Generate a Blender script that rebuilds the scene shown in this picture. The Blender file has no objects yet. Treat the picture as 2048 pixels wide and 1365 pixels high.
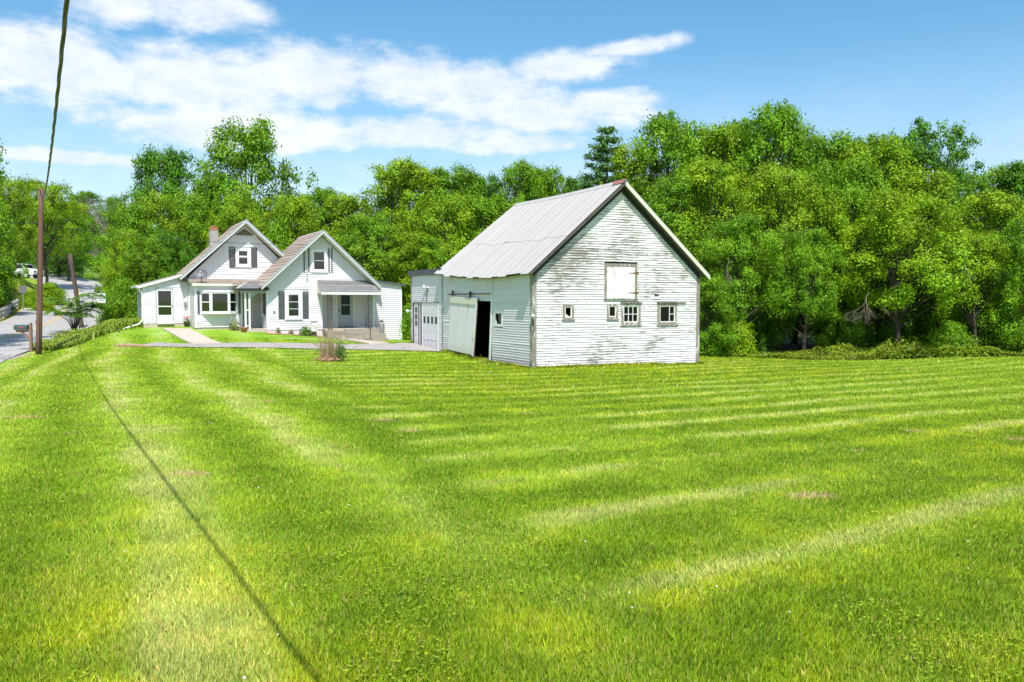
import bpy, math, random
import numpy as np
random.seed(7); rng = np.random.default_rng(7)
R = math.radians
scene = bpy.context.scene
# ------------------------------------------------------------------ camera
EYE = 1.75
cam_d = bpy.data.cameras.new('camera'); cam = bpy.data.objects.new('camera', cam_d)
scene.collection.objects.link(cam); scene.camera = cam
cam.location = (0, 0, EYE); cam.rotation_euler = (R(90 - 2.83), 0, 0)
cam_d.sensor_width = 36; cam_d.lens = 36 * 1669 / 2048
cam_d.clip_start = 0.05; cam_d.clip_end = 4000
# ------------------------------------------------------------------ light
SUN_EL, SUN_AZ = 58.0, 170.8          # azimuth clockwise from +Y (the view direction)
SUN_VEC = (math.sin(R(SUN_AZ)) * math.cos(R(SUN_EL)), math.cos(R(SUN_AZ)) * math.cos(R(SUN_EL)), math.sin(R(SUN_EL)))
sd = bpy.data.lights.new('sun', 'SUN'); sun = bpy.data.objects.new('sun', sd)
scene.collection.objects.link(sun)
sd.energy = 4.5; sd.angle = R(0.53); sd.color = (1.0, 0.955, 0.88)
from mathutils import Vector, Matrix
sun.rotation_euler = Vector(SUN_VEC).to_track_quat('Z', 'Y').to_euler()
scene.view_settings.view_transform = 'Standard'; scene.view_settings.look = 'None'
scene.view_settings.gamma = 1; scene.view_settings.use_curve_mapping = False
scene.view_settings.exposure = 0.37
scene.cycles.max_bounces = 7; scene.cycles.diffuse_bounces = 3; scene.cycles.transmission_bounces = 4
scene.cycles.transparent_max_bounces = 4

world = bpy.data.worlds.new('World'); scene.world = world; world.use_nodes = True
def build_sky():
    nt = world.node_tree; N = nt.nodes; L = nt.links; N.clear()
    def nd(t, **k):
        n = N.new(t)
        for a, b in k.items(): setattr(n, a, b)
        return n
    def mth(op, a, b=None, c=None, clamp=False):
        n = nd('ShaderNodeMath', operation=op, use_clamp=clamp)
        for i, v in enumerate((a, b, c)):
            if v is None: continue
            if isinstance(v, (int, float)): n.inputs[i].default_value = v
            else: L.new(v, n.inputs[i])
        return n.outputs[0]
    sky = nd('ShaderNodeTexSky', sky_type='NISHITA', sun_disc=False)
    sky.sun_elevation = R(SUN_EL); sky.sun_rotation = R(SUN_AZ); sky.altitude = 200
    sky.air_density = 1.0; sky.dust_density = 1.2; sky.ozone_density = 2.0
    hs = nd('ShaderNodeHueSaturation'); hs.inputs['Saturation'].default_value = 1.25; hs.inputs['Value'].default_value = 1.0
    hs.inputs['Hue'].default_value = 0.486
    L.new(sky.outputs[0], hs.inputs['Color'])
    tc = nd('ShaderNodeTexCoord'); sp = nd('ShaderNodeSeparateXYZ'); L.new(tc.outputs['Generated'], sp.inputs[0])
    az = mth('MULTIPLY', mth('ARCTAN2', sp.outputs[0], sp.outputs[1]), 180 / math.pi)
    el = mth('MULTIPLY', mth('ARCSINE', sp.outputs[2]), 180 / math.pi)
    cb = nd('ShaderNodeCombineXYZ'); L.new(az, cb.inputs[0]); L.new(el, cb.inputs[1])
    def noise(scale, sx, sy, detail, rough, seed, dist=0.0):
        mp = nd('ShaderNodeMapping'); mp.inputs['Scale'].default_value = (sx, sy, 1); mp.inputs['Location'].default_value = (seed, seed * .7, seed)
        L.new(cb.outputs[0], mp.inputs[0])
        n = nd('ShaderNodeTexNoise'); n.inputs['Scale'].default_value = scale; n.inputs['Detail'].default_value = detail
        n.inputs['Roughness'].default_value = rough; n.inputs['Distortion'].default_value = dist
        L.new(mp.outputs[0], n.inputs['Vector']); return n.outputs['Fac']
    n1 = noise(0.16, 0.55, 1.3, 8, 0.62, 3.1, 0.4); n2 = noise(0.7, 0.6, 1.2, 8, 0.6, 9.7)
    # cloud banks over the land ahead: (azimuth, elevation, half width, half height, tilt), degrees
    banks = [(-25, 17.8, 3.6, 1.9, 0), (-19.5, 17.8, 5.0, 1.7, 4), (-28, 13.6, 8, 2.6, 0), (-20, 13.6, 8, 2.8, 0), (-13, 14.6, 6.5, 2.5, -3),
             (-7, 14.4, 6.5, 2.3, 0), (-2, 14.2, 6.5, 2.1, -3), (3.0, 15.3, 5.5, 1.3, 4), (7.5, 16.4, 4.6, .62, 5), (1, 12.5, 10, 1.7, -2), (6, 12.9, 4.6, 1.1, 0),
             (-6, 11.2, 9, 1.5, 0), (-18, 10.8, 12, 1.8, 0), (0, 10.4, 7, .9, 2), (-28, 8.5, 10, .7, 0),
             (-52, 14, 14, 4.5, 0), (68, 16, 16, 3.5, 5), (110, 20, 20, 5, 0), (160, 24, 18, 4, 8), (-100, 22, 22, 6, 0), (-150, 15, 20, 3.5, -5)]
    m = None
    for (a, e, w, h, t) in banks:
        mp = nd('ShaderNodeMapping', vector_type='TEXTURE')
        mp.inputs['Location'].default_value = (a, e, 0); mp.inputs['Rotation'].default_value = (0, 0, R(t)); mp.inputs['Scale'].default_value = (w, h, 1)
        L.new(cb.outputs[0], mp.inputs[0])
        ln = nd('ShaderNodeVectorMath', operation='LENGTH'); L.new(mp.outputs[0], ln.inputs[0])
        d = mth('SUBTRACT', 1.0, ln.outputs['Value'])
        m = d if m is None else mth('MAXIMUM', m, d)
    f = mth('ADD', m, mth('MULTIPLY', mth('SUBTRACT', n1, 0.5), 1.15))
    f = mth('ADD', f, mth('MULTIPLY', mth('SUBTRACT', n2, 0.5), 1.1))
    f = mth('SUBTRACT', f, 0.02)
    mr = nd('ShaderNodeMapRange', interpolation_type='SMOOTHSTEP'); L.new(f, mr.inputs[0])
    mr.inputs[1].default_value = -0.1; mr.inputs[2].default_value = 0.62
    # thin veil low over the horizon
    low = nd('ShaderNodeMapRange', interpolation_type='SMOOTHSTEP'); L.new(el, low.inputs[0])
    low.inputs[1].default_value = 17; low.inputs[2].default_value = 0; low.inputs[3].default_value = 0; low.inputs[4].default_value = 0.8
    veil = mth('MULTIPLY', low.outputs[0], mth('ADD', mth('MULTIPLY', n1, 0.9), 0.35), clamp=True)
    dens = mth('MAXIMUM', mth('MULTIPLY', mr.outputs[0], 0.88), veil)
    shade = nd('ShaderNodeMapRange'); L.new(mth('ADD', mth('MULTIPLY', n2, .6), mth('MULTIPLY', n1, .4)), shade.inputs[0])
    shade.inputs[1].default_value = 0.36; shade.inputs[2].default_value = 0.6
    cc = nd('ShaderNodeMix', data_type='RGBA'); L.new(shade.outputs[0], cc.inputs['Factor'])
    cc.inputs['A'].default_value = (4.2, 4.75, 5.5, 1); cc.inputs['B'].default_value = (5.7, 5.8, 6.0, 1)
    mx = nd('ShaderNodeMix', data_type='RGBA'); L.new(dens, mx.inputs['Factor'])
    L.new(hs.outputs[0], mx.inputs['A']); L.new(cc.outputs['Result'], mx.inputs['B'])
    bg = nd('ShaderNodeBackground'); bg.inputs['Strength'].default_value = 0.145
    L.new(mx.outputs['Result'], bg.inputs['Color'])
    out = nd('ShaderNodeOutputWorld'); L.new(bg.outputs[0], out.inputs['Surface'])
build_sky()
# ------------------------------------------------------------------ helpers
COL = scene.collection
def empty(name, loc=(0, 0, 0), rz=0.0):
    o = bpy.data.objects.new(name, None); COL.objects.link(o); o.location = loc; o.rotation_euler = (0, 0, rz); return o
def tag(o, label=None, cat=None, group=None, kind=None):
    if label: o['label'] = label
    if cat: o['category'] = cat
    if group: o['group'] = group
    if kind: o['kind'] = kind
    return o
def copy_tree(o, parent=None):
    c = o.copy(); COL.objects.link(c); c.parent = parent
    for ch in list(o.children): copy_tree(ch, c)
    return c
def link(name, me, mat=None, parent=None):
    o = bpy.data.objects.new(name, me); COL.objects.link(o); o.parent = parent
    if mat is not None and len(me.materials) == 0: me.materials.append(mat)
    return o
class MB:
    def __init__(s): s.v = []; s.f = []; s.sm = []
    def quad(s, *p):
        n = len(s.v); s.v += [tuple(q) for q in p]; s.f.append(tuple(range(n, n + len(p)))); s.sm.append(False)
    def hexa(s, p):                        # 8 corners: bottom ring then top ring
        n = len(s.v); s.v += [tuple(q) for q in p]
        for f in ((3, 2, 1, 0), (4, 5, 6, 7), (0, 1, 5, 4), (1, 2, 6, 5), (2, 3, 7, 6), (3, 0, 4, 7)):
            s.f.append(tuple(n + i for i in f)); s.sm.append(False)
    def box(s, x0, x1, y0, y1, z0, z1, W=None):
        p = [(x0, y0, z0), (x1, y0, z0), (x1, y1, z0), (x0, y1, z0), (x0, y0, z1), (x1, y0, z1), (x1, y1, z1), (x0, y1, z1)]
        if W: p = [W(*q) for q in p]
        s.hexa(p)
    def prism(s, poly, thick, W=None):     # poly: list of 3D points; thick: offset vector
        a = [Vector(q) for q in poly]; b = [q + Vector(thick) for q in a]
        if W: a = [W(*q) for q in a]; b = [W(*q) for q in b]
        n = len(s.v); k = len(a); s.v += [tuple(q) for q in a] + [tuple(q) for q in b]
        s.f.append(tuple(range(n + k - 1, n - 1, -1))); s.f.append(tuple(range(n + k, n + 2 * k)))
        for i in range(k): j = (i + 1) % k; s.f.append((n + i, n + j, n + k + j, n + k + i))
        s.sm += [False] * (k + 2)
    def tube(s, pts, rad, seg=8, cap=True):
        pts = [Vector(p) for p in pts]; rings = []
        for i, p in enumerate(pts):
            d = (pts[min(i + 1, len(pts) - 1)] - pts[max(i - 1, 0)]).normalized()
            a = d.orthogonal().normalized() if i == 0 else (rings_a - d * rings_a.dot(d)).normalized()
            rings_a = a; b = d.cross(a); r = rad[i] if isinstance(rad, (list, tuple)) else rad
            n = len(s.v)
            for k in range(seg):
                t = 2 * math.pi * k / seg; s.v.append(tuple(p + a * (r * math.cos(t)) + b * (r * math.sin(t))))
            rings.append(n)
        for i in range(len(rings) - 1):
            for k in range(seg):
                k2 = (k + 1) % seg; s.f.append((rings[i] + k, rings[i] + k2, rings[i + 1] + k2, rings[i + 1] + k)); s.sm.append(True)
        if cap:
            s.f.append(tuple(rings[0] + k for k in range(seg - 1, -1, -1))); s.f.append(tuple(rings[-1] + k for k in range(seg))); s.sm += [False, False]
    def lathe(s, c, prof, seg=16):         # prof: (radius, z)
        n = len(s.v)
        for r, z in prof:
            for k in range(seg):
                t = 2 * math.pi * k / seg; s.v.append((c[0] + r * math.cos(t), c[1] + r * math.sin(t), c[2] + z))
        for i in range(len(prof) - 1):
            for k in range(seg):
                k2 = (k + 1) % seg; a = n + i * seg; s.f.append((a + k, a + k2, a + seg + k2, a + seg + k)); s.sm.append(True)
        s.f.append(tuple(n + k for k in range(seg - 1, -1, -1))); s.f.append(tuple(n + (len(prof) - 1) * seg + k for k in range(seg))); s.sm += [False, False]
    def mesh(s, name):
        me = bpy.data.meshes.new(name); me.from_pydata(s.v, [], s.f)
        if any(s.sm): me.polygons.foreach_set('use_smooth', s.sm)
        me.update(); return me
    def build(s, name, mat, parent=None): return link(name, s.mesh(name), mat, parent)
def fast_mesh(name, v, f, col=None, smooth=False, dom='FACE'):
    me = bpy.data.meshes.new(name); nv, nf, k = len(v), len(f), f.shape[1]
    me.vertices.add(nv); me.vertices.foreach_set('co', v.astype(np.float32).ravel())
    me.loops.add(nf * k); me.loops.foreach_set('vertex_index', f.astype(np.int32).ravel())
    me.polygons.add(nf); me.polygons.foreach_set('loop_start', np.arange(0, nf * k, k, dtype=np.int32))
    if smooth: me.polygons.foreach_set('use_smooth', np.ones(nf, dtype=bool))
    me.update(calc_edges=True)
    if col is not None:
        a = me.attributes.new('Col', 'FLOAT_COLOR', dom)
        c4 = np.ones((len(col), 4), dtype=np.float32); c4[:, :3] = col; a.data.foreach_set('color', c4.ravel())
    return me
# ------------------------------------------------------------------ materials
def newmat(name):
    m = bpy.data.materials.new(name); m.use_nodes = True; nt = m.node_tree; b = nt.nodes['Principled BSDF']; return m, nt, b
def mat(name, col, rough=0.6, metal=0.0, col2=None, scale=(3, 3, 3), amt=0.5, bump=0.0, nscale=1.0, coords='Object', spec=None, rnd=0.0):
    m, nt, b = newmat(name); N, L = nt.nodes, nt.links
    b.inputs['Base Color'].default_value = (*col, 1); b.inputs['Roughness'].default_value = rough; b.inputs['Metallic'].default_value = metal
    if spec is not None: b.inputs['Specular IOR Level'].default_value = spec
    if col2 is not None or bump:
        tc = N.new('ShaderNodeTexCoord'); mp = N.new('ShaderNodeMapping'); mp.inputs['Scale'].default_value = scale
        L.new(tc.outputs[coords], mp.inputs[0])
        no = N.new('ShaderNodeTexNoise'); no.inputs['Scale'].default_value = nscale; no.inputs['Detail'].default_value = 7; no.inputs['Roughness'].default_value = .62
        if rnd:
            oi = N.new('ShaderNodeObjectInfo'); mu = N.new('ShaderNodeMath'); mu.operation = 'MULTIPLY'; mu.inputs[1].default_value = 40
            L.new(oi.outputs['Random'], mu.inputs[0]); va = N.new('ShaderNodeVectorMath'); va.operation = 'ADD'
            L.new(mp.outputs[0], va.inputs[0]); L.new(mu.outputs[0], va.inputs[1]); L.new(va.outputs[0], no.inputs['Vector'])
        else: L.new(mp.outputs[0], no.inputs['Vector'])
        if col2 is not None:
            cr = N.new('ShaderNodeValToRGB'); cr.color_ramp.elements[0].position = .5 - amt * .5; cr.color_ramp.elements[1].position = .5 + amt * .5
            cr.color_ramp.elements[0].color = (*col, 1); cr.color_ramp.elements[1].color = (*col2, 1)
            L.new(no.outputs['Fac'], cr.inputs[0]); src = cr.outputs[0]
            if rnd:
                mm = N.new('ShaderNodeMix'); mm.data_type = 'RGBA'; mm.blend_type = 'MULTIPLY'; mm.inputs['Factor'].default_value = 1
                mr = N.new('ShaderNodeMapRange'); mr.inputs[3].default_value = 1 - rnd; mr.inputs[4].default_value = 1.0
                L.new(oi.outputs['Random'], mr.inputs[0]); L.new(src, mm.inputs['A']); L.new(mr.outputs[0], mm.inputs['B']); src = mm.outputs['Result']
            L.new(src, b.inputs['Base Color'])
        if bump:
            bp = N.new('ShaderNodeBump'); bp.inputs['Strength'].default_value = bump; bp.inputs['Distance'].default_value = .02
            L.new(no.outputs['Fac'], bp.inputs['Height']); L.new(bp.outputs[0], b.inputs['Normal'])
    return m
def peeling(name, paint, wood, scale, lo, hi, mask_lo=0.35, mask_hi=0.6, tint=0.08, grime=None, spots=()):
    """paint flaking off bare grey boards: streaky along the board, heavier in patches"""
    m, nt, b = newmat(name); N, L = nt.nodes, nt.links; b.inputs['Roughness'].default_value = .65
    tc = N.new('ShaderNodeTexCoord'); oi = N.new('ShaderNodeObjectInfo')
    mu = N.new('ShaderNodeMath'); mu.operation = 'MULTIPLY'; mu.inputs[1].default_value = 30; L.new(oi.outputs['Random'], mu.inputs[0])
    mp = N.new('ShaderNodeMapping'); mp.inputs['Scale'].default_value = scale; L.new(tc.outputs['Object'], mp.inputs[0])
    va = N.new('ShaderNodeVectorMath'); va.operation = 'ADD'; L.new(mp.outputs[0], va.inputs[0]); L.new(mu.outputs[0], va.inputs[1])
    n1 = N.new('ShaderNodeTexNoise'); n1.inputs['Scale'].default_value = 1; n1.inputs['Detail'].default_value = 9; n1.inputs['Roughness'].default_value = .68
    L.new(va.outputs[0], n1.inputs['Vector'])
    n2 = N.new('ShaderNodeTexNoise'); n2.inputs['Scale'].default_value = .55; n2.inputs['Detail'].default_value = 3; L.new(tc.outputs['Object'], n2.inputs['Vector'])
    m2 = N.new('ShaderNodeMapRange'); L.new(n2.outputs['Fac'], m2.inputs[0]); m2.inputs[1].default_value = mask_lo; m2.inputs[2].default_value = mask_hi
    m2.inputs[3].default_value = 0.0; m2.inputs[4].default_value = 0.13
    ad = N.new('ShaderNodeMath'); ad.operation = 'ADD'; L.new(n1.outputs['Fac'], ad.inputs[0]); L.new(m2.outputs[0], ad.inputs[1])
    for (sx, sz, sr, sa) in spots:         # wind-beaten patches where more paint has gone
        ml = N.new('ShaderNodeMapping'); ml.vector_type = 'TEXTURE'; ml.inputs['Location'].default_value = (sx, 0, sz); ml.inputs['Scale'].default_value = (sr * 1.6, 1e3, sr)
        L.new(tc.outputs['Object'], ml.inputs[0]); le = N.new('ShaderNodeVectorMath'); le.operation = 'LENGTH'; L.new(ml.outputs[0], le.inputs[0])
        mz = N.new('ShaderNodeMapRange'); L.new(le.outputs['Value'], mz.inputs[0]); mz.inputs[3].default_value = sa; mz.inputs[4].default_value = 0
        a2 = N.new('ShaderNodeMath'); a2.operation = 'ADD'; L.new(ad.outputs[0], a2.inputs[0]); L.new(mz.outputs[0], a2.inputs[1]); ad = a2
    th = N.new('ShaderNodeMapRange'); L.new(ad.outputs[0], th.inputs[0]); th.inputs[1].default_value = lo; th.inputs[2].default_value = hi
    n3 = N.new('ShaderNodeTexNoise'); n3.inputs['Scale'].default_value = 14; n3.inputs['Detail'].default_value = 4; L.new(va.outputs[0], n3.inputs['Vector'])
    wr = N.new('ShaderNodeMix'); wr.data_type = 'RGBA'; L.new(n3.outputs['Fac'], wr.inputs['Factor'])
    wr.inputs['A'].default_value = (*[c * .55 for c in wood], 1); wr.inputs['B'].default_value = (*[c * 1.35 for c in wood], 1)
    pr = N.new('ShaderNodeMapRange'); L.new(oi.outputs['Random'], pr.inputs[0]); pr.inputs[3].default_value = 1 - tint; pr.inputs[4].default_value = 1
    pm = N.new('ShaderNodeMix'); pm.data_type = 'RGBA'; pm.blend_type = 'MULTIPLY'; pm.inputs['Factor'].default_value = 1
    pm.inputs['A'].default_value = (*paint, 1); L.new(pr.outputs[0], pm.inputs['B']); psrc = pm.outputs['Result']
    if grime:                              # splash-back dirt low on the wall
        sp = N.new('ShaderNodeSeparateXYZ'); L.new(tc.outputs['Object'], sp.inputs[0])
        g = N.new('ShaderNodeMapRange'); L.new(sp.outputs[2], g.inputs[0]); g.inputs[1].default_value = grime[0]; g.inputs[2].default_value = grime[1]
        g.inputs[3].default_value = .75; g.inputs[4].default_value = 0
        gm = N.new('ShaderNodeMath'); gm.operation = 'MULTIPLY'; L.new(g.outputs[0], gm.inputs[0]); L.new(n1.outputs['Fac'], gm.inputs[1])
        gx = N.new('ShaderNodeMix'); gx.data_type = 'RGBA'; L.new(gm.outputs[0], gx.inputs['Factor']); L.new(psrc, gx.inputs['A']); gx.inputs['B'].default_value = (.42, .3, .2, 1)
        psrc = gx.outputs['Result']
    mx = N.new('ShaderNodeMix'); mx.data_type = 'RGBA'; L.new(th.outputs[0], mx.inputs['Factor']); L.new(psrc, mx.inputs['A']); L.new(wr.outputs['Result'], mx.inputs['B'])
    L.new(mx.outputs['Result'], b.inputs['Base Color'])
    bp = N.new('ShaderNodeBump'); bp.inputs['Strength'].default_value = .25; bp.inputs['Distance'].default_value = .006; bp.invert = True
    L.new(th.outputs[0], bp.inputs['Height']); L.new(bp.outputs[0], b.inputs['Normal'])
    return m
def leafmat(name, mult, trans=(1.35, 1.25, .5), tw=.42, rough=.5, colour_attr=True):
    m, nt, b = newmat(name); N, L = nt.nodes, nt.links
    at = N.new('ShaderNodeAttribute'); at.attribute_name = 'Col'
    mm = N.new('ShaderNodeMix'); mm.data_type = 'RGBA'; mm.blend_type = 'MULTIPLY'; mm.inputs['Factor'].default_value = 1
    L.new(at.outputs['Color'], mm.inputs['A']); mm.inputs['B'].default_value = (*mult, 1)
    L.new(mm.outputs['Result'], b.inputs['Base Color']); b.inputs['Roughness'].default_value = rough; b.inputs['Specular IOR Level'].default_value = .25
    tm = N.new('ShaderNodeMix'); tm.data_type = 'RGBA'; tm.blend_type = 'MULTIPLY'; tm.inputs['Factor'].default_value = 1
    L.new(mm.outputs['Result'], tm.inputs['A']); tm.inputs['B'].default_value = (*trans, 1)
    tr = N.new('ShaderNodeBsdfTranslucent'); L.new(tm.outputs['Result'], tr.inputs['Color'])
    ms = N.new('ShaderNodeMixShader'); ms.inputs[0].default_value = tw; L.new(b.outputs[0], ms.inputs[1]); L.new(tr.outputs[0], ms.inputs[2])
    L.new(ms.outputs[0], N['Material Output'].inputs['Surface']); return m
WHITE = (.80, .80, .79)
m_barn = peeling('peeling_white_clapboard', (.775, .745, .77), (.27, .25, .235), (1.9, 1.9, 34), .590, .635, .40, .75, spots=((1.6, 3.7, 1.3, .10), (2.0, 4.9, 1.1, .07), (6.4, 4.0, 1.1, .05), (4.2, 5.9, 1.4, .06), (.4, 5.0, 1.0, .08), (4.0, .2, .9, .04)))
m_barnside = peeling('white_clapboard_side', (.75, .715, .755), (.30, .27, .24), (3.0, 3.0, 30), .68, .72, .45, .7, grime=(.3, .75))
m_greywood = peeling('weathered_trim', (.62, .62, .60), (.26, .23, .20), (9, 9, 2.2), .44, .56, .3, .6)
m_darkwood = mat('dark_weathered_wood', (.06, .05, .042), .85, col2=(.14, .12, .10), scale=(1, 1, 6), bump=.3)
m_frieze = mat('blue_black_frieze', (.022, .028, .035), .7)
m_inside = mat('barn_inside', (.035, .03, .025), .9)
m_door = peeling('barn_door_paint', (.78, .74, .77), (.5, .42, .36), (10, 10, 1.6), .62, .72, .5, .8, grime=(.3, .9))
m_hatch = peeling('hayloft_door_paint', (.84, .84, .83), (.30, .26, .23), (8, 8, 2.6), .63, .67, .4, .7)
m_cream = mat('old_cream_trim', (.72, .71, .64), .6, col2=(.6, .57, .48), scale=(4, 4, 4), amt=.8)
m_tin = mat('painted_tin_roof', (.535, .51, .495), .6, metal=.0, col2=(.43, .395, .37), scale=(.45, 5.0, .45), amt=.75, bump=.05, rnd=.05)
m_rust = mat('rusty_iron', (.16, .07, .035), .8, metal=.3, col2=(.32, .15, .08), scale=(20, 20, 20), amt=.8)
m_black = mat('black_iron', (.02, .02, .022), .55)
m_glass = mat('dark_window_glass', (.010, .013, .011), .03, spec=1.0)
m_dim = mat('dusty_barn_glass', (.010, .010, .010), .12, spec=.12)
m_vinyl = mat('white_vinyl_siding', (.76, .745, .775), .6, col2=(.70, .69, .72), scale=(.6, .6, 1.5), amt=.9)
m_trim = mat('white_trim', (.82, .82, .82), .45)
m_trimgrey = mat('bluish_metal_fascia', (.34, .37, .40), .4, col2=(.48, .51, .53), scale=(3, 3, 3), amt=.8)
m_shutter = mat('slate_blue_shutter', (.075, .08, .105), .5)
m_brownsh = mat('brown_grey_shingle', (.58, .47, .385), .9, col2=(.34, .28, .235), scale=(6, 6, 6), amt=.9, bump=.3, rnd=.35)
m_greysh = mat('grey_shingle', (.44, .435, .43), .9, col2=(.23, .23, .235), scale=(7, 7, 7), amt=.9, bump=.3, rnd=.4)
m_stone = mat('grey_tan_stone', (.42, .36, .29), .85, col2=(.26, .24, .20), scale=(6, 6, 6), amt=.8, bump=.5, rnd=.15)
m_conc = mat('concrete', (.56, .47, .40), .85, col2=(.44, .38, .32), scale=(3, 3, 3), amt=.9, bump=.15)
m_brick = mat('chimney_brick', (.44, .42, .42), .85, col2=(.36, .33, .32), scale=(8, 8, 8), amt=.8, bump=.2, rnd=.2)
m_orange = mat('orange_brick', (.42, .17, .08), .85, col2=(.30, .13, .08), scale=(8, 8, 8), amt=.8)
m_asph = mat('pale_asphalt', (.42, .405, .395), .9, col2=(.34, .325, .32), scale=(.5, .5, .5), amt=.8, bump=.1)
m_drive = mat('driveway_asphalt', (.42, .39, .365), .9, col2=(.29, .265, .245), scale=(1.5, 1.5, 1.5), amt=.8, bump=.2)
def cracked(m, scale, w):
    """hairline cracks over the paving"""
    nt = m.node_tree; N, L = nt.nodes, nt.links; b = N['Principled BSDF']; src = b.inputs['Base Color'].links[0].from_socket
    tc = N.new('ShaderNodeTexCoord'); no = N.new('ShaderNodeTexNoise'); no.inputs['Scale'].default_value = 1.2; no.inputs['Detail'].default_value = 4; L.new(tc.outputs['Object'], no.inputs['Vector'])
    ad = N.new('ShaderNodeMix'); ad.data_type = 'RGBA'; ad.blend_type = 'ADD'; ad.inputs['Factor'].default_value = .9; L.new(tc.outputs['Object'], ad.inputs['A']); L.new(no.outputs['Color'], ad.inputs['B'])
    vo = N.new('ShaderNodeTexVoronoi'); vo.feature = 'DISTANCE_TO_EDGE'; vo.inputs['Scale'].default_value = scale; L.new(ad.outputs['Result'], vo.inputs['Vector'])
    mr = N.new('ShaderNodeMapRange'); L.new(vo.outputs['Distance'], mr.inputs[0]); mr.inputs[1].default_value = w * .4; mr.inputs[2].default_value = w; mr.inputs[3].default_value = .45
    mx = N.new('ShaderNodeMix'); mx.data_type = 'RGBA'; mx.blend_type = 'MULTIPLY'; mx.inputs['Factor'].default_value = 1; L.new(src, mx.inputs['A']); L.new(mr.outputs[0], mx.inputs['B']); L.new(mx.outputs['Result'], b.inputs['Base Color'])
cracked(m_drive, .45, .014); cracked(m_asph, .22, .010)
m_yellow = mat('faded_yellow_line', (.62, .42, .14), .8, col2=(.5, .38, .22), scale=(4, 4, 4), amt=.8)
m_pole2 = mat('dark_pole_wood', (.075, .05, .045), .8, col2=(.12, .085, .075), scale=(20, 20, 1), amt=.8)
m_pole = mat('brown_pole_wood', (.19, .095, .062), .8, col2=(.11, .06, .045), scale=(25, 25, .8), amt=.8, bump=.4)
m_post = mat('cedar_post', (.30, .17, .11), .8, col2=(.2, .11, .075), scale=(20, 20, 2), amt=.8)
m_cable = mat('black_cable', (.012, .012, .016), .5)
m_steel = mat('galvanised_steel', (.42, .42, .41), .5, metal=.7, col2=(.34, .33, .31), scale=(4, 4, 4), amt=.8)
m_grail = mat('weathered_rail', (.55, .53, .49), .7, metal=.0, col2=(.38, .33, .28), scale=(3, 3, 3), amt=.9)
m_tank = mat('grey_tank_paint', (.25, .255, .26), .4)
m_mail = mat('green_mailbox', (.045, .085, .075), .45)
m_red = mat('faded_red', (.35, .06, .06), .5)
m_terra = mat('terracotta', (.42, .15, .08), .8)
m_dish = mat('grey_dish', (.11, .115, .13), .45)
m_bark = mat('bark', (.05, .04, .03), .9, col2=(.10, .08, .06), scale=(4, 4, 1.2), amt=.8, bump=.5)
m_deadbark = mat('dead_grey_branches', (.34, .27, .24), .9, col2=(.24, .19, .17), scale=(3, 3, 3), amt=.8)
m_yleaf = leafmat('yellow_green_leaves', (1.16, 1.14, .38), tw=.23)
m_gleaf = leafmat('mid_green_leaves', (.82, .99, .38), tw=.21)
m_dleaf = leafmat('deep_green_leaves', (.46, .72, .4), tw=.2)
m_pine = leafmat('pine_needles', (.95, 1.15, 1.15), tw=.2)
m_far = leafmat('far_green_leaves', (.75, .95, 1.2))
m_grass = leafmat('grass_blades', (1.16, .91, .9), trans=(1.15, 1.1, .7), tw=.3, rough=.45)
m_signw = mat('white_sign', (.78, .78, .76), .4)
m_yellowsign = mat('yellow_sign', (.75, .60, .12), .45)
m_tyre = mat('tyre', (.02, .02, .02), .8)
m_carpaint = mat('white_car_paint', (.75, .76, .77), .25)
m_pink = mat('pink_petals', (.75, .25, .28), .6)
# ------------------------------------------------------------------ terrain
# ground heights (x, y, z relative to the eye), surveyed over the lot, the road and the hill behind it
CTRL = [(0, -12, -1.7), (-12, -8, -1.65), (12, -8, -1.75), (0, 0, -1.74), (0, 4, -1.77), (-6, 8, -1.86), (6, 8, -1.93), (0, 10, -1.97), (-10, 20, -2.12), (0, 20, -2.34),
    (12, 20, -2.42), (24, 24, -2.5), (.8, 33.4, -2.77), (8.3, 37.3, -2.88), (-3.5, 41.7, -2.58), (-5.4, 45.6, -2.36), (-7.9, 36, -2.64),
    (11.2, 44, -3.06), (17, 42, -3.17), (27, 44, -3.03), (40, 44, -3.0), (16, 65, -3.4), (40, 70, -3.2), (0, 62, -2.9), (8, 54, -3.2),
    (-4, 41.2, -2.6), (-10, 42, -2.52), (-18, 42, -2.45), (-10, 44.6, -2.42), (-18, 45, -2.42), (-22.05, 49.7, -1.74), (-20.7, 48.6, -1.66),
    (-15, 48.8, -1.9), (-9.5, 50.8, -2.45), (-7.2, 52.9, -2.55), (-12, 60, -2.4), (-24, 56, -1.75), (-24.5, 50.5, -1.62),
    (-23.9, 42, -2.69), (-25.4, 43.5, -2.66), (-22, 43, -2.42), (-24.6, 46.5, -2.02), (-22.6, 47, -1.98), (-20, 36, -2.45), (-26, 34, -2.62), (-14, 28, -2.25),
    (-45, 78, -.15), (-56, 95, 2.0), (-70, 92, 2.9), (-58, 100, 2.7), (-82, 140, 4.8), (-72, 140, 4.7), (-80, 165, 6.7), (-60, 165, 6.6), (-50, 120, 1.5), (-40, 80, -1.0),
    (-34, 65, -1.9), (-60, 60, -1.2), (-46, 45, -2.3), (-110, 200, 9), (-40, 170, 5), (-10, 110, -1.5), (60, 140, -2), (-150, 100, 4), (110, 60, -3)]
CT = np.array(CTRL, dtype=float)
def _phi(r2): return .5 * r2 * np.log(np.maximum(r2, 1e-9))
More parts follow.
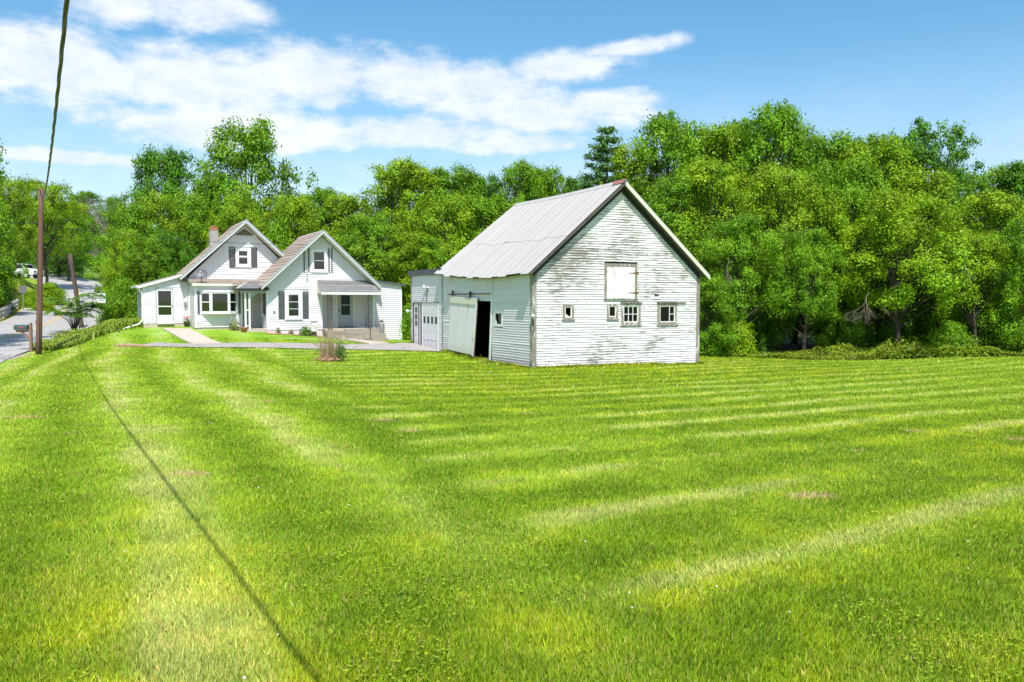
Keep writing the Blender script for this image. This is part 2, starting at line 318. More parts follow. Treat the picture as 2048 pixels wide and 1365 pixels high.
def _fit():
    P = CT[:, :2]; n = len(P); r2 = ((P[:, None] - P[None]) ** 2).sum(-1)
    K = _phi(r2) + np.eye(n) * 2.0; A = np.zeros((n + 3, n + 3)); A[:n, :n] = K; A[:n, n] = 1; A[:n, n + 1:] = P; A[n, :n] = 1; A[n + 1:, :n] = P.T
    return np.linalg.solve(A, np.concatenate([CT[:, 2], np.zeros(3)]))
TW = _fit()
# road centre line (x, y, z relative to the eye), half width 3.5 m
RC = np.array([(-17, 14, -3.1), (-22.5, 28, -2.98), (-27.6, 39, -2.78), (-31.3, 52, -2.24), (-38.2, 70, -1.62), (-45.0, 84, -.85), (-51.0, 98, .3), (-58.0, 111, 1.75), (-65.5, 121, 3.1), (-77, 130, 4.2), (-95, 137, 5.0), (-125, 143, 5.8)])
def _spline(P, n=14):
    out = []
    for i in range(len(P) - 1):
        p0 = P[max(i - 1, 0)]; p1 = P[i]; p2 = P[i + 1]; p3 = P[min(i + 2, len(P) - 1)]
        for k in range(n):
            t = k / n; out.append(.5 * ((2 * p1) + (p2 - p0) * t + (2 * p0 - 5 * p1 + 4 * p2 - p3) * t * t + (3 * p1 - p0 - 3 * p2 + p3) * t ** 3))
    out.append(P[-1]); return np.array(out)
RS = _spline(RC)
def road_near(x, y):
    best = np.full(x.shape, 1e9); bz = np.zeros(x.shape)
    for a, b in zip(RS[:-1], RS[1:]):
        d = b - a; L2 = d[0] ** 2 + d[1] ** 2; t = np.clip(((x - a[0]) * d[0] + (y - a[1]) * d[1]) / L2, 0, 1)
        dd = (x - a[0] - t * d[0]) ** 2 + (y - a[1] - t * d[1]) ** 2
        k = dd < best; best = np.where(k, dd, best); bz = np.where(k, a[2] + t * d[2], bz)
    return np.sqrt(best), bz
def ground(x, y, road=True):
    x = np.asarray(x, dtype=float); y = np.asarray(y, dtype=float); sh = x.shape; x = x.ravel(); y = y.ravel()
    cx = np.clip(x, -150, 110); cy = np.clip(y, -14, 200)
    z = TW[-3] + TW[-2] * cx + TW[-1] * cy
    for w, (a, b, _) in zip(TW[:-3], CTRL): z += w * _phi((cx - a) ** 2 + (cy - b) ** 2)
    if road:
        m = (x < -10)
        if m.any():
            d, rz = road_near(x[m], y[m]); w = np.clip((d - 3.9) / 3.2, 0, 1); w = w * w * (3 - 2 * w)
            z[m] = (rz - .06) * (1 - w) + z[m] * w
    return (z + EYE).reshape(sh)
def gz(x, y): return float(ground(np.array([x]), np.array([y]))[0])
def vnoise(x, y, s, seed):
    g = np.random.default_rng(seed).random((64, 64)); x = x / s; y = y / s
    xi = np.floor(x).astype(int); yi = np.floor(y).astype(int); fx = x - xi; fy = y - yi; fx = fx * fx * (3 - 2 * fx); fy = fy * fy * (3 - 2 * fy)
    a = g[xi % 64, yi % 64]; b = g[(xi + 1) % 64, yi % 64]; c = g[xi % 64, (yi + 1) % 64]; d = g[(xi + 1) % 64, (yi + 1) % 64]
    return (a * (1 - fx) + b * fx) * (1 - fy) + (c * (1 - fx) + d * fx) * fy
def sstep(a, b, v): t = np.clip((v - a) / (b - a), 0, 1); return t * t * (3 - 2 * t)
BARN = (.82, 33.4); BYAW = math.atan2(.459, .888); UX, UY = math.cos(BYAW), math.sin(BYAW)
HOUSE = (-22.05, 50.0)
def loc2(o, x, y): return ((x - o[0]) * UX + (y - o[1]) * UY, -(x - o[0]) * UY + (y - o[1]) * UX)
def stripes(x, y):
    """signed mowing position: passes run beside the road, then turn along the barn front"""
    w = (vnoise(x, y, 8, 5) - .5) * 1.0 + (vnoise(x, y, 2.6, 6) - .5) * .45 + (vnoise(x, y, .8, 16) - .5) * .16
    s1 = -(x * .90 + y * .43) + w; s2 = x * .57 - y * .82 + w * .8 + .0022 * (x - 4) ** 2
    j = (x + 5.1) * .95 + (y - 22.6) * .31 + w * .8          # where the turning passes meet the straight ones
    return s1, s2, j
STRAW = [(-3.45, 8.9, .36, .2), (2.9, 7.95, .42, .22), (-8.3, 14.1, .7, .3), (-2.2, 14.3, .55, .3), (-1.6, 12.9, .35, .2), (4.7, 11.2, .35, .2), (7.7, 12.6, .4, .25),
    (-17.6, 34.5, .9, .3), (-19.5, 43.1, 1.5, .35), (-20.3, 43.5, 1.0, .3), (-18.2, 43.0, .8, .3), (-18, 38.5, .7, .4), (-19.8, 34.0, .8, .35), (12, 31, .8, .4), (6.5, 13.5, .3, .2),
    (-11.5, 21.5, .5, .3), (.3, 15.8, .3, .2), (-5.1, 17.4, .35, .2), (17, 36, .8, .4), (2.6, 10.6, .3, .18), (1.5, 20.0, .35, .2), (-6.5, 12.2, .3, .2)]
def lawn_col(x, y):
    s1, s2, jn = stripes(x, y); k2 = sstep(-.35, .35, jn)
    n1 = vnoise(x, y, 3.1, 11); n2 = vnoise(x, y, .9, 12); n3 = vnoise(x, y, .33, 13); n4 = vnoise(x, y, 11, 14)
    b1 = .5 + .5 * np.cos((s1 + .05) * 2 * np.pi / 2.2); b2 = .5 + .5 * np.cos((s2 + 5.2) * 2 * np.pi / 1.62); b2 = b2 ** 2 * (.5 + .5 * sstep(.3, .6, vnoise(x, y, 3.7, 71)))
    band = b1 * (1 - k2) + b2 * k2; fine = .5 + .5 * np.sin((s1 * (1 - k2) + s2 * k2) * 2 * np.pi / .55)
    seam = np.exp(-((jn + .1) / .55) ** 2) * sstep(32, 22, y)
    light = sstep(.62, 1.12, band ** 2 * (.74 + .22 * k2) + n1 * .42 + (n2 - .5) * .45 + (fine - .5) * .16) * (1 - seam) * (1 - .45 * sstep(16, 32, y) * (x > -6))
    dark = np.clip(sstep(.50, .95, (1 - band) * .5 + n2 * .3 + n4 * .35) + seam * (.75 + .5 * n2), 0, 1.15)
    mid = np.array([.30, .51, .038]); lt = np.array([.48, .62, .23]); dk = np.array([.13, .31, .012]); yl = np.array([.38, .53, .025]); br = np.array([.36, .27, .10])
    c = mid[None] * np.ones((len(x), 1))
    c += (yl - mid)[None] * (sstep(.45, .8, n4 * .6 + n3 * .4))[:, None]
    c += (dk - c) * (dark * .52)[:, None]; c += (lt - c) * (light * .58)[:, None]  # pale and dark bands: leaning-blade sheen and dry clippings put into the colour
    c *= (.82 + .36 * n3)[:, None]
    dry = sstep(.70, 1.0, vnoise(x, y, 5, 21) * .6 + vnoise(x, y, .7, 22) * .4 + np.clip((-x - .45 * y + 1) * .03, 0, .2) * 1.0)
    c += (np.array([.56, .52, .18]) - c) * (dry * (.18 + .25 * sstep(-3, -9, x + .3 * y)))[:, None]
    st = np.full(len(x), -9.0)
    for (a, b, ra, rb) in STRAW: st = np.maximum(st, 1 - np.sqrt(((x - a) / ra * 1.6) ** 2 + ((y - b) / rb * 1.6) ** 2))
    st = sstep(.0, .45, st + (n3 - .5) * .9 * (st > -.6)); c += (np.array([.50, .46, .27]) - c) * (st * .8)[:, None]
    return c, 2 * band - 1
def wood_edge(x): return np.interp(x, [-8, -3, 0, 8, 12, 17, 22, 28, 36, 60], [60, 60, 54, 46.5, 45.3, 44.0, 44.5, 44.4, 43, 42])
DRIVE = [(-19.6, 43.3), (-19.2, 44.9), (-6.4, 44.9), (-6.15, 45.6), (-5.0, 45.1), (-3.6, 42.4), (-3.4, 41.2), (-4.6, 41.35), (-9, 41.9), (-14, 42.5)]
def in_poly(x, y, P):
    c = np.zeros(x.shape, dtype=bool); n = len(P)
    for i in range(n):
        (x1, y1), (x2, y2) = P[i], P[(i + 1) % n]
        if y1 == y2: continue
        c ^= ((y1 > y) != (y2 > y)) & (x < (x2 - x1) * (y - y1) / (y2 - y1) + x1)
    return c
PATH1 = [(-20.35, 48.55), (-18.95, 49.0), (-15.55, 44.7), (-17.05, 44.7)]
PATH2 = [(-10.6, 50.5), (-9.7, 50.9), (-6.6, 44.95), (-7.7, 44.85)]
def lawn_mask(x, y):
    m = y < wood_edge(x) + .4
    bx, by = loc2(BARN, x, y); m &= ~((bx > -.05) & (bx < 8.5) & (by > 0) & (by < 14))
    hx, hy = loc2(HOUSE, x, y)
    m &= ~((hx > 0) & (hx < 14.9) & (hy > -2.4) & (hy < 6)); m &= ~((hx > 5.1) & (hx < 14.85) & (hy > -4) & (hy < 6)); m &= ~((hx > 9.4) & (hx < 13.2) & (hy > -6.0) & (hy <= -4))
    m &= ~in_poly(x, y, DRIVE); m &= ~in_poly(x, y, PATH1); m &= ~in_poly(x, y, PATH2)
    return m
def build_ground():
    xs = np.concatenate([[-1500, -900, -500, -300], np.arange(-240, -80, 5), np.arange(-80, -32, 1.0), np.arange(-32, 42, .42), np.arange(42, 80, 2), np.arange(80, 240, 8), [300, 500, 900, 1500]])
    ys = np.concatenate([[-900, -400, -150, -60], np.arange(-40, 0, 3), np.arange(0, 58, .42), np.arange(58, 150, 1.5), np.arange(150, 260, 6), [300, 400, 600, 1000, 2000]])
    X, Y = np.meshgrid(xs, ys); nx, ny = len(xs), len(ys); x = X.ravel(); y = Y.ravel(); z = ground(x, y)
    z += (vnoise(x, y, 4, 31) - .5) * .06 * (np.abs(x) < 60)
    c, _ = lawn_col(x, y)
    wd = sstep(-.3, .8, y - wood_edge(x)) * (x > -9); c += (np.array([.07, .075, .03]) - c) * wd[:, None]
    far = sstep(55, 62, y) * (x < -25); n = vnoise(x, y, 6, 40)
    yb = far * (x < RS[:, 0].max()) * sstep(110, 90, y); c += (np.array([.46, .37, .07]) - c) * (yb * .8)[:, None]
    c += (np.array([.20, .30, .05]) - c) * (sstep(112, 125, y))[:, None]
    behind = sstep(58, 64, y) * (x > -34); c += (np.array([.07, .08, .03]) - c) * behind[:, None]
    # worn gravel shoulder where the drive meets the road
    sh = in_poly(x, y, [(-30, 36), (-26, 35.5), (-23.6, 39.2), (-23.9, 41.6), (-25, 43), (-27, 44)]); c[sh] = (.42, .38, .34)
    i = np.arange(nx * ny).reshape(ny, nx); f = np.stack([i[:-1, :-1].ravel(), i[:-1, 1:].ravel(), i[1:, 1:].ravel(), i[1:, :-1].ravel()], 1)
    me = fast_mesh('ground', np.stack([x, y, z], 1), f, np.clip(c, 0, 1), True, 'POINT')
    m, nt, b = newmat('lawn_ground'); N, L = nt.nodes, nt.links
    at = N.new('ShaderNodeAttribute'); at.attribute_name = 'Col'; tc = N.new('ShaderNodeTexCoord')
    n1 = N.new('ShaderNodeTexNoise'); n1.inputs['Scale'].default_value = 9; n1.inputs['Detail'].default_value = 6; n1.inputs['Roughness'].default_value = .75; L.new(tc.outputs['Object'], n1.inputs['Vector'])
    mr = N.new('ShaderNodeMapRange'); L.new(n1.outputs['Fac'], mr.inputs[0]); mr.inputs[1].default_value = .3; mr.inputs[2].default_value = .7; mr.inputs[3].default_value = .45; mr.inputs[4].default_value = 1.05
    mm = N.new('ShaderNodeMix'); mm.data_type = 'RGBA'; mm.blend_type = 'MULTIPLY'; mm.inputs['Factor'].default_value = 1
    L.new(at.outputs['Color'], mm.inputs['A']); L.new(mr.outputs[0], mm.inputs['B']); L.new(mm.outputs['Result'], b.inputs['Base Color']); b.inputs['Roughness'].default_value = .95
    b.inputs['Specular IOR Level'].default_value = .1
    bp = N.new('ShaderNodeBump'); bp.inputs['Strength'].default_value = .6; bp.inputs['Distance'].default_value = .05; L.new(n1.outputs['Fac'], bp.inputs['Height']); L.new(bp.outputs[0], b.inputs['Normal'])
    tag(link('ground', me, m), kind='structure')
build_ground()
# ------------------------------------------------------------------ grass blades
def build_grass(NB=1150000):
    # blade spacing widens with distance from the mown foreground
    y = 1.9 * np.exp(rng.random(NB) ** .92 * math.log(47 / 1.9)); x = (rng.random(NB) * 2 - 1) * (.70 * y + 1.2)
    k = lawn_mask(x, y); x, y = x[k], y[k]
    d, _ = road_near(x, y); k = (d > 3.9) | (x > -15); x, y = x[k], y[k]; n = len(x)
    z = ground(x, y) + (vnoise(x, y, 4, 31) - .5) * .06 * 1.0; c, s = lawn_col(x, y)
    # uncut grass standing against the barn and garage walls
    m_ = 9000; t = rng.random(m_); q = -.02 - rng.random(m_) ** 2 * .28; left = rng.random(m_) < .6
    lx = np.where(left, q, t * 8.6); ly = np.where(left, t * 13.7, q); wx_ = BARN[0] + lx * UX - ly * UY; wy_ = BARN[1] + lx * UY + ly * UX
    kk = ~in_poly(wx_, wy_, DRIVE); wx_, wy_ = wx_[kk], wy_[kk]; cw, sw_ = lawn_col(wx_, wy_)
    x = np.concatenate([x, wx_]); y = np.concatenate([y, wy_]); z = np.concatenate([z, ground(wx_, wy_) + (vnoise(wx_, wy_, 4, 31) - .5) * .06]); c = np.concatenate([c, cw * .85]); s = np.concatenate([s, sw_]); tall = np.zeros(len(x), dtype=bool); tall[n:] = True; n = len(x)
    tuft = vnoise(x, y, .12, 51); h = (.016 + .026 * rng.random(n) + .016 * tuft) * (1 + .25 * sstep(10, 35, y)); long = rng.random(n) < .010; h[long] *= 1.8; h[tall] *= 1.5 + 3.2 * rng.random(tall.sum()) * vnoise(x[tall], y[tall], .5, 81)
    w = np.maximum(.0035 + .004 * rng.random(n), y * .00075) * (.8 + .5 * rng.random(n))
    band = s
    ph = rng.random(n) * 2 * np.pi; lean = rng.random(n) * .9
    dx = np.cos(ph) * lean * h - .12 * h * band; dy = np.sin(ph) * lean * h + .22 * h * band
    fa = rng.random(n) * np.pi; wx = np.cos(fa) * w; wy = np.sin(fa) * w
    v = np.empty((n, 3, 3)); v[:, 0] = np.stack([x - wx, y - wy, z - .008], 1); v[:, 1] = np.stack([x + wx, y + wy, z - .008], 1); v[:, 2] = np.stack([x + dx, y + dy, z + h], 1)
    c *= (.72 + .6 * rng.random(n))[:, None]; c[:, 0] *= .85 + .35 * rng.random(n)
    dry = rng.random(n) < .05; c[dry] = c[dry] * .4 + np.array([.66, .56, .27]) * .6
    lt = rng.random(n) < .1; c[lt] *= 1.3
    me = fast_mesh('grass', v.reshape(-1, 3), np.arange(n * 3).reshape(n, 3), np.clip(c, 0, .85))
    tag(link('grass', me, m_grass), 'short mown lawn grass with pale and dark mower stripes', 'grass', kind='stuff')
    # broad-leaved clover and plantain among the blades, in loose patches
    n = 60000; y = 2.2 * np.exp(rng.random(n) * math.log(26 / 2.2)); x = (rng.random(n) * 2 - 1) * (.68 * y + .5)
    k = (vnoise(x, y, 1.1, 61) * .6 + vnoise(x, y, .35, 62) * .4) > .56; x, y = x[k], y[k]; k = lawn_mask(x, y); x, y = x[k], y[k]; n = len(x)
    z = ground(x, y) + (vnoise(x, y, 4, 31) - .5) * .06 + .02 + .022 * rng.random(n); r = np.maximum(.005 + .007 * rng.random(n), y * .0007); a = rng.random(n) * 6.28
    tx, ty = (rng.random(n) - .5) * .9, (rng.random(n) - .5) * .9
    q = [(np.cos(a + j * np.pi / 2) * r, np.sin(a + j * np.pi / 2) * r * .8) for j in range(4)]
    v = np.stack([np.stack([x + p, y + o, z + p * tx + o * ty], 1) for p, o in q], 1)
    c = np.array([.30, .50, .035])[None] * (.6 + .7 * rng.random(n))[:, None]; c[:, 0] *= .8 + .4 * rng.random(n)
    me = fast_mesh('clover', v.reshape(-1, 3), np.arange(n * 4).reshape(n, 4), c)
    tag(link('clover', me, m_grass), 'low clover and weed leaves scattered through the mown lawn', 'clover', kind='stuff')
    # white clover heads and small daisies
    n = 60; y = 3.2 * np.exp(rng.random(n) * math.log(32 / 3.2)); x = (rng.random(n) * 2 - 1) * .62 * y; k = lawn_mask(x, y); mb = MB()
    for a, b in zip(x[k], y[k]):
        zz = gz(a, b) + .065; r = max(.007, b * .0008) * random.uniform(.7, 1.2)
        mb.lathe((a, b, zz), [(r * .5, -r * .6), (r, 0), (r * .6, r * .7)], 6)
    tag(mb.build('clover_flowers', m_signw), 'tiny white clover heads dotted over the lawn', 'flowers', kind='stuff')
build_grass()
# ------------------------------------------------------------------ road, drive, paths
def strip(name, S, o0, o1, dz, m, mb=None):
    mb = mb or MB(); d = np.gradient(S[:, :2], axis=0); d /= np.linalg.norm(d, axis=1)[:, None]; nrm = np.stack([d[:, 1], -d[:, 0]], 1)
    for i in range(len(S) - 1):
        p = [(S[i, 0] + nrm[i, 0] * o0, S[i, 1] + nrm[i, 1] * o0, S[i, 2] + EYE + dz), (S[i, 0] + nrm[i, 0] * o1, S[i, 1] + nrm[i, 1] * o1, S[i, 2] + EYE + dz),
             (S[i + 1, 0] + nrm[i + 1, 0] * o1, S[i + 1, 1] + nrm[i + 1, 1] * o1, S[i + 1, 2] + EYE + dz), (S[i + 1, 0] + nrm[i + 1, 0] * o0, S[i + 1, 1] + nrm[i + 1, 1] * o0, S[i + 1, 2] + EYE + dz)]
        mb.quad(*p)
    return mb
road = strip('road', RS, -3.6, 3.6, 0, m_asph).build('road', m_asph); tag(road, kind='structure')
mb = strip('l', RS, -.26, -.10, .006, m_yellow); strip('l', RS, .10, .26, .006, m_yellow, mb); tag(mb.build('yellow_line', m_yellow, road), 'faded double yellow centre line')
def sheet(name, poly, m, dz, step=.5, thick=0.0):
    P = poly; xs = [p[0] for p in P]; ys = [p[1] for p in P]
    import bmesh
    bm = bmesh.new(); vs = [bm.verts.new((p[0], p[1], 0)) for p in P]; bm.faces.new(vs)
    for ax, lo, hi in ((0, min(xs), max(xs)), (1, min(ys), max(ys))):
        k = lo + step
        while k < hi:
            co = [0, 0, 0]; co[ax] = k; no = [0, 0, 0]; no[ax] = 1
            bmesh.ops.bisect_plane(bm, geom=bm.verts[:] + bm.edges[:] + bm.faces[:], plane_co=co, plane_no=no); k += step
    A = np.array([v.co[:2] for v in bm.verts]); Z = ground(A[:, 0], A[:, 1]) + (vnoise(A[:, 0], A[:, 1], 4, 31) - .5) * .06
    for v, z in zip(bm.verts, Z): v.co.z = z + dz
    me = bpy.data.meshes.new(name); bm.to_mesh(me); bm.free(); return link(name, me, m)
tag(sheet('driveway', DRIVE, m_drive, .045), kind='structure')
def slabs(name, A, B, C, D, n, m, pname):
    """a walk of separate concrete slabs between edges A-D and B-C"""
    root = sheet(name, [A, B, C, D], m_stone, .02); tag(root, kind='structure')
    A, B, C, D = [Vector((*p, 0)) for p in (A, B, C, D)]
    for i in range(n):
        t0 = (i + .02) / n; t1 = (i + .98) / n; q = [A.lerp(D, t0), B.lerp(C, t0), B.lerp(C, t1), A.lerp(D, t1)]; mb = MB(); dz = random.uniform(-.008, .008)
        zz = [gz(p.x, p.y) for p in q]
        mb.hexa([(p.x, p.y, z - .02 + dz) for p, z in zip(q, zz)] + [(p.x, p.y, z + .06 + dz) for p, z in zip(q, zz)]); mb.build(pname, m, root)
slabs('path', PATH1[0], PATH1[1], PATH1[2], PATH1[3], 9, m_conc, 'paving_slab')
slabs('garden_path', PATH2[0], PATH2[1], PATH2[2], PATH2[3], 8, m_conc, 'flagstone')
mb = MB()   # far lane crossing behind the hill lawn
for i in range(12):
    x0, x1 = -100 + i * 4.6, -100 + (i + 1) * 4.6
    mb.quad(*[(a, b, gz(a, b) + .08) for a, b in ((x0, 167), (x1, 167), (x1, 171), (x0, 171))])
tag(mb.build('far_road', m_asph), kind='structure')
# ------------------------------------------------------------------ building helpers
FRONT = lambda y0=0.0: (lambda a, o, z: (a, y0 - o, z))          # wall facing -y of its building
LEFTW = lambda x0=0.0: (lambda a, o, z: (x0 - o, a, z))          # wall facing -x
RIGHTW = lambda x0=0.0: (lambda a, o, z: (x0 + o, a, z))
BACKW = lambda y0=0.0: (lambda a, o, z: (a, y0 + o, z))
def backing(W, a0, a1, z0, z1, holes, root, m, name='sheathing', t=.05, gable=None):
    mb = MB(); xs = sorted({a0, a1} | {h[0] for h in holes} | {h[1] for h in holes}); zs = sorted({z0, z1} | {h[2] for h in holes} | {h[3] for h in holes})
    for i in range(len(xs) - 1):
        for j in range(len(zs) - 1):
            cx, cz = (xs[i] + xs[i + 1]) / 2, (zs[j] + zs[j + 1]) / 2
            if any(h[0] < cx < h[1] and h[2] < cz < h[3] for h in holes): continue
            mb.box(xs[i], xs[i + 1], -t, 0, zs[j], zs[j + 1], W)
    if gable: mb.prism([(a0, 0, z1), (a1, 0, z1), ((a0 + a1) / 2, 0, gable)], (0, -t, 0), W)
    return mb.build(name, m, root)
def board(mb, W, a0b, a1b, a0t, a1t, z0, z1, th=.024, tt=.005, o=0.0, wob=0.0, nseg=None):
    L = a1b - a0b; n = nseg or 1; pts = []
    base = len(mb.v)
    for i in range(n + 1):
        t = i / n; ab = a0b + (a1b - a0b) * t; at = a0t + (a1t - a0t) * t; w = random.uniform(-wob, wob)
        mb.v += [W(ab, o, z0 + w), W(ab, o + th, z0 + w), W(at, o + tt, z1 + w * .5 + .006), W(at, o, z1 + w * .5 + .006)]
    for i in range(n):
        p = base + i * 4; q = p + 4
        for k in range(4): mb.f.append((p + k, p + (k + 1) % 4, q + (k + 1) % 4, q + k)); mb.sm.append(False)
    mb.f.append((base + 3, base + 2, base + 1, base)); e = base + n * 4; mb.f.append((e, e + 1, e + 2, e + 3)); mb.sm += [False, False]
def clapboards(W, a0, a1, z0, z1, step, holes, root, m, rake=None, name='clapboard', th=.024, single=False, joint=0.5, wob=.004, zshift=None, ragged=None):
    """rows of lapped boards; each length between joints is its own board unless single"""
    n = 0; one = MB() if single else None; z = z0
    while z < z1 - .02:
        zt = min(z + step, z1); lo_b, hi_b, lo_t, hi_t = a0, a1, a0, a1
        if rake:
            (lo_b, hi_b), (lo_t, hi_t) = rake(z), rake(zt)
            lo_b, hi_b, lo_t, hi_t = max(lo_b, a0), min(hi_b, a1), max(lo_t, a0), min(hi_t, a1)
            if hi_b - lo_b < .1: break
            if hi_t < lo_t: hi_t = lo_t = (hi_t + lo_t) / 2
        segs = [(lo_b, hi_b)]
        for h in holes:
            if h[2] < zt - .02 and h[3] > z + .02:
                ns = []
                for s in segs:
                    if h[1] <= s[0] or h[0] >= s[1]: ns.append(s); continue
                    if h[0] > s[0]: ns.append((s[0], h[0]))
                    if h[1] < s[1]: ns.append((h[1], s[1]))
                segs = ns
        out = []
        for s in segs:
            if joint and s[1] - s[0] > 3.2 and random.random() < joint:
                c = random.uniform(s[0] + 1, s[1] - 1); out += [(s[0], c - .003), (c + .003, s[1])]
            else: out.append(s)
        for s in out:
            if s[1] - s[0] < .04: continue
            tb0 = lo_t if s[0] == lo_b else s[0]; tb1 = hi_t if s[1] == hi_b else s[1]
            if tb1 <= tb0: tb0 = tb1 = (s[0] + s[1]) / 2
            mb = one or MB(); dz = random.uniform(-wob, wob)
            zz0, zz1 = z + dz, zt + dz * .4
            board(mb, W, s[0], s[1], tb0, tb1, zz0, zz1, th + random.uniform(-.004, .006) * (0 if single else 1), .005, 0, wob * .7, max(1, int((s[1] - s[0]) / 1.6)) if not single else 1)
            if zshift is not None:
                for q in range(len(mb.v)): mb.v[q] = zshift(mb.v[q])
            if not single: mb.build(name, m, root); n += 1
        z = zt
    if single: o = one.build(name, m, root); o['kind'] = 'stuff'; return o
    return n
def window(W, a0, a1, z0, z1, root, mf, ms, cols=1, rows=2, cas=.09, sash=.045, sill=True, missing=(), glass=None, deep=.02, name='window', header=0.0, out=.035):
    mb = MB(); mb.box(a0, a0 + cas, 0, out, z0, z1, W); mb.box(a1 - cas, a1, 0, out, z0, z1, W)
    mb.box(a0 + cas, a1 - cas, 0, out + .003, z1 - cas, z1 + header, W); mb.box(a0 + cas, a1 - cas, 0, out - .003, z0, z0 + cas * .8, W)
    w = mb.build(name, mf, root)
    i0, i1, j0, j1 = a0 + cas, a1 - cas, z0 + cas * .8, z1 - cas
    s = MB(); t = sash; s.box(i0, i0 + t, -deep, out - .012, j0, j1, W); s.box(i1 - t, i1, -deep, out - .012, j0, j1, W)
    s.box(i0 + t, i1 - t, -deep, out - .013, j0, j0 + t, W); s.box(i0 + t, i1 - t, -deep, out - .013, j1 - t, j1, W)
    i0 += t; i1 -= t; j0 += t; j1 -= t; mt = min(.028, sash * .7)
    for c in range(1, cols):
        x = i0 + (i1 - i0) * c / cols
        if not (missing and c in missing): s.box(x - mt / 2, x + mt / 2, -deep, out - .016, j0, j1, W)
    for r in range(1, rows):
        z = j0 + (j1 - j0) * r / rows; xa = i0 if not missing else i0 + (i1 - i0) * max(missing) / cols
        xa = i0 if not missing else i0 + (i1 - i0) * (max(missing) + 1) / cols
        s.box(xa, i1, -deep, out - .017, z - mt / 2, z + mt / 2, W)
    s.build('sash', ms, w)
    if glass is not None:
        for c in range(cols):
            for r in range(rows):
                p = MB(); p.box(i0 + (i1 - i0) * c / cols + .002, i0 + (i1 - i0) * (c + 1) / cols - .002, -deep + .002, -deep + .008, j0 + (j1 - j0) * r / rows + .002, j0 + (j1 - j0) * (r + 1) / rows - .002, W)
                p.build('pane', glass, w)
    if sill:
        p = MB(); p.box(a0 - .03, a1 + .03, 0, out + .045, z0 - .045, z0 + .002, W); p.build('sill', mf, w)
    return w
def shutter(W, a0, a1, z0, z1, root, m=None):
    m = m or m_shutter; mb = MB(); t = .05
    mb.box(a0, a0 + t, .026, .06, z0, z1, W); mb.box(a1 - t, a1, .026, .06, z0, z1, W)
    for z in (z0, (z0 + z1) / 2 - t / 2, z1 - t): mb.box(a0 + t, a1 - t, .026, .058, z, z + t, W)
    s = mb.build('shutter', m, root); l = MB(); z = z0 + t + .01
    while z < z1 - t - .03:
        if not (abs(z - (z0 + z1) / 2) < t * .75): l.hexa([W(a0 + t, .03, z), W(a1 - t, .03, z), W(a1 - t, .03, z + .01), W(a0 + t, .03, z + .01), W(a0 + t, .05, z - .015), W(a1 - t, .05, z - .015), W(a1 - t, .05, z - .003), W(a0 + t, .05, z - .003)])
        z += .045
    o = l.build('louvres', m, s); o['kind'] = 'stuff'; return s
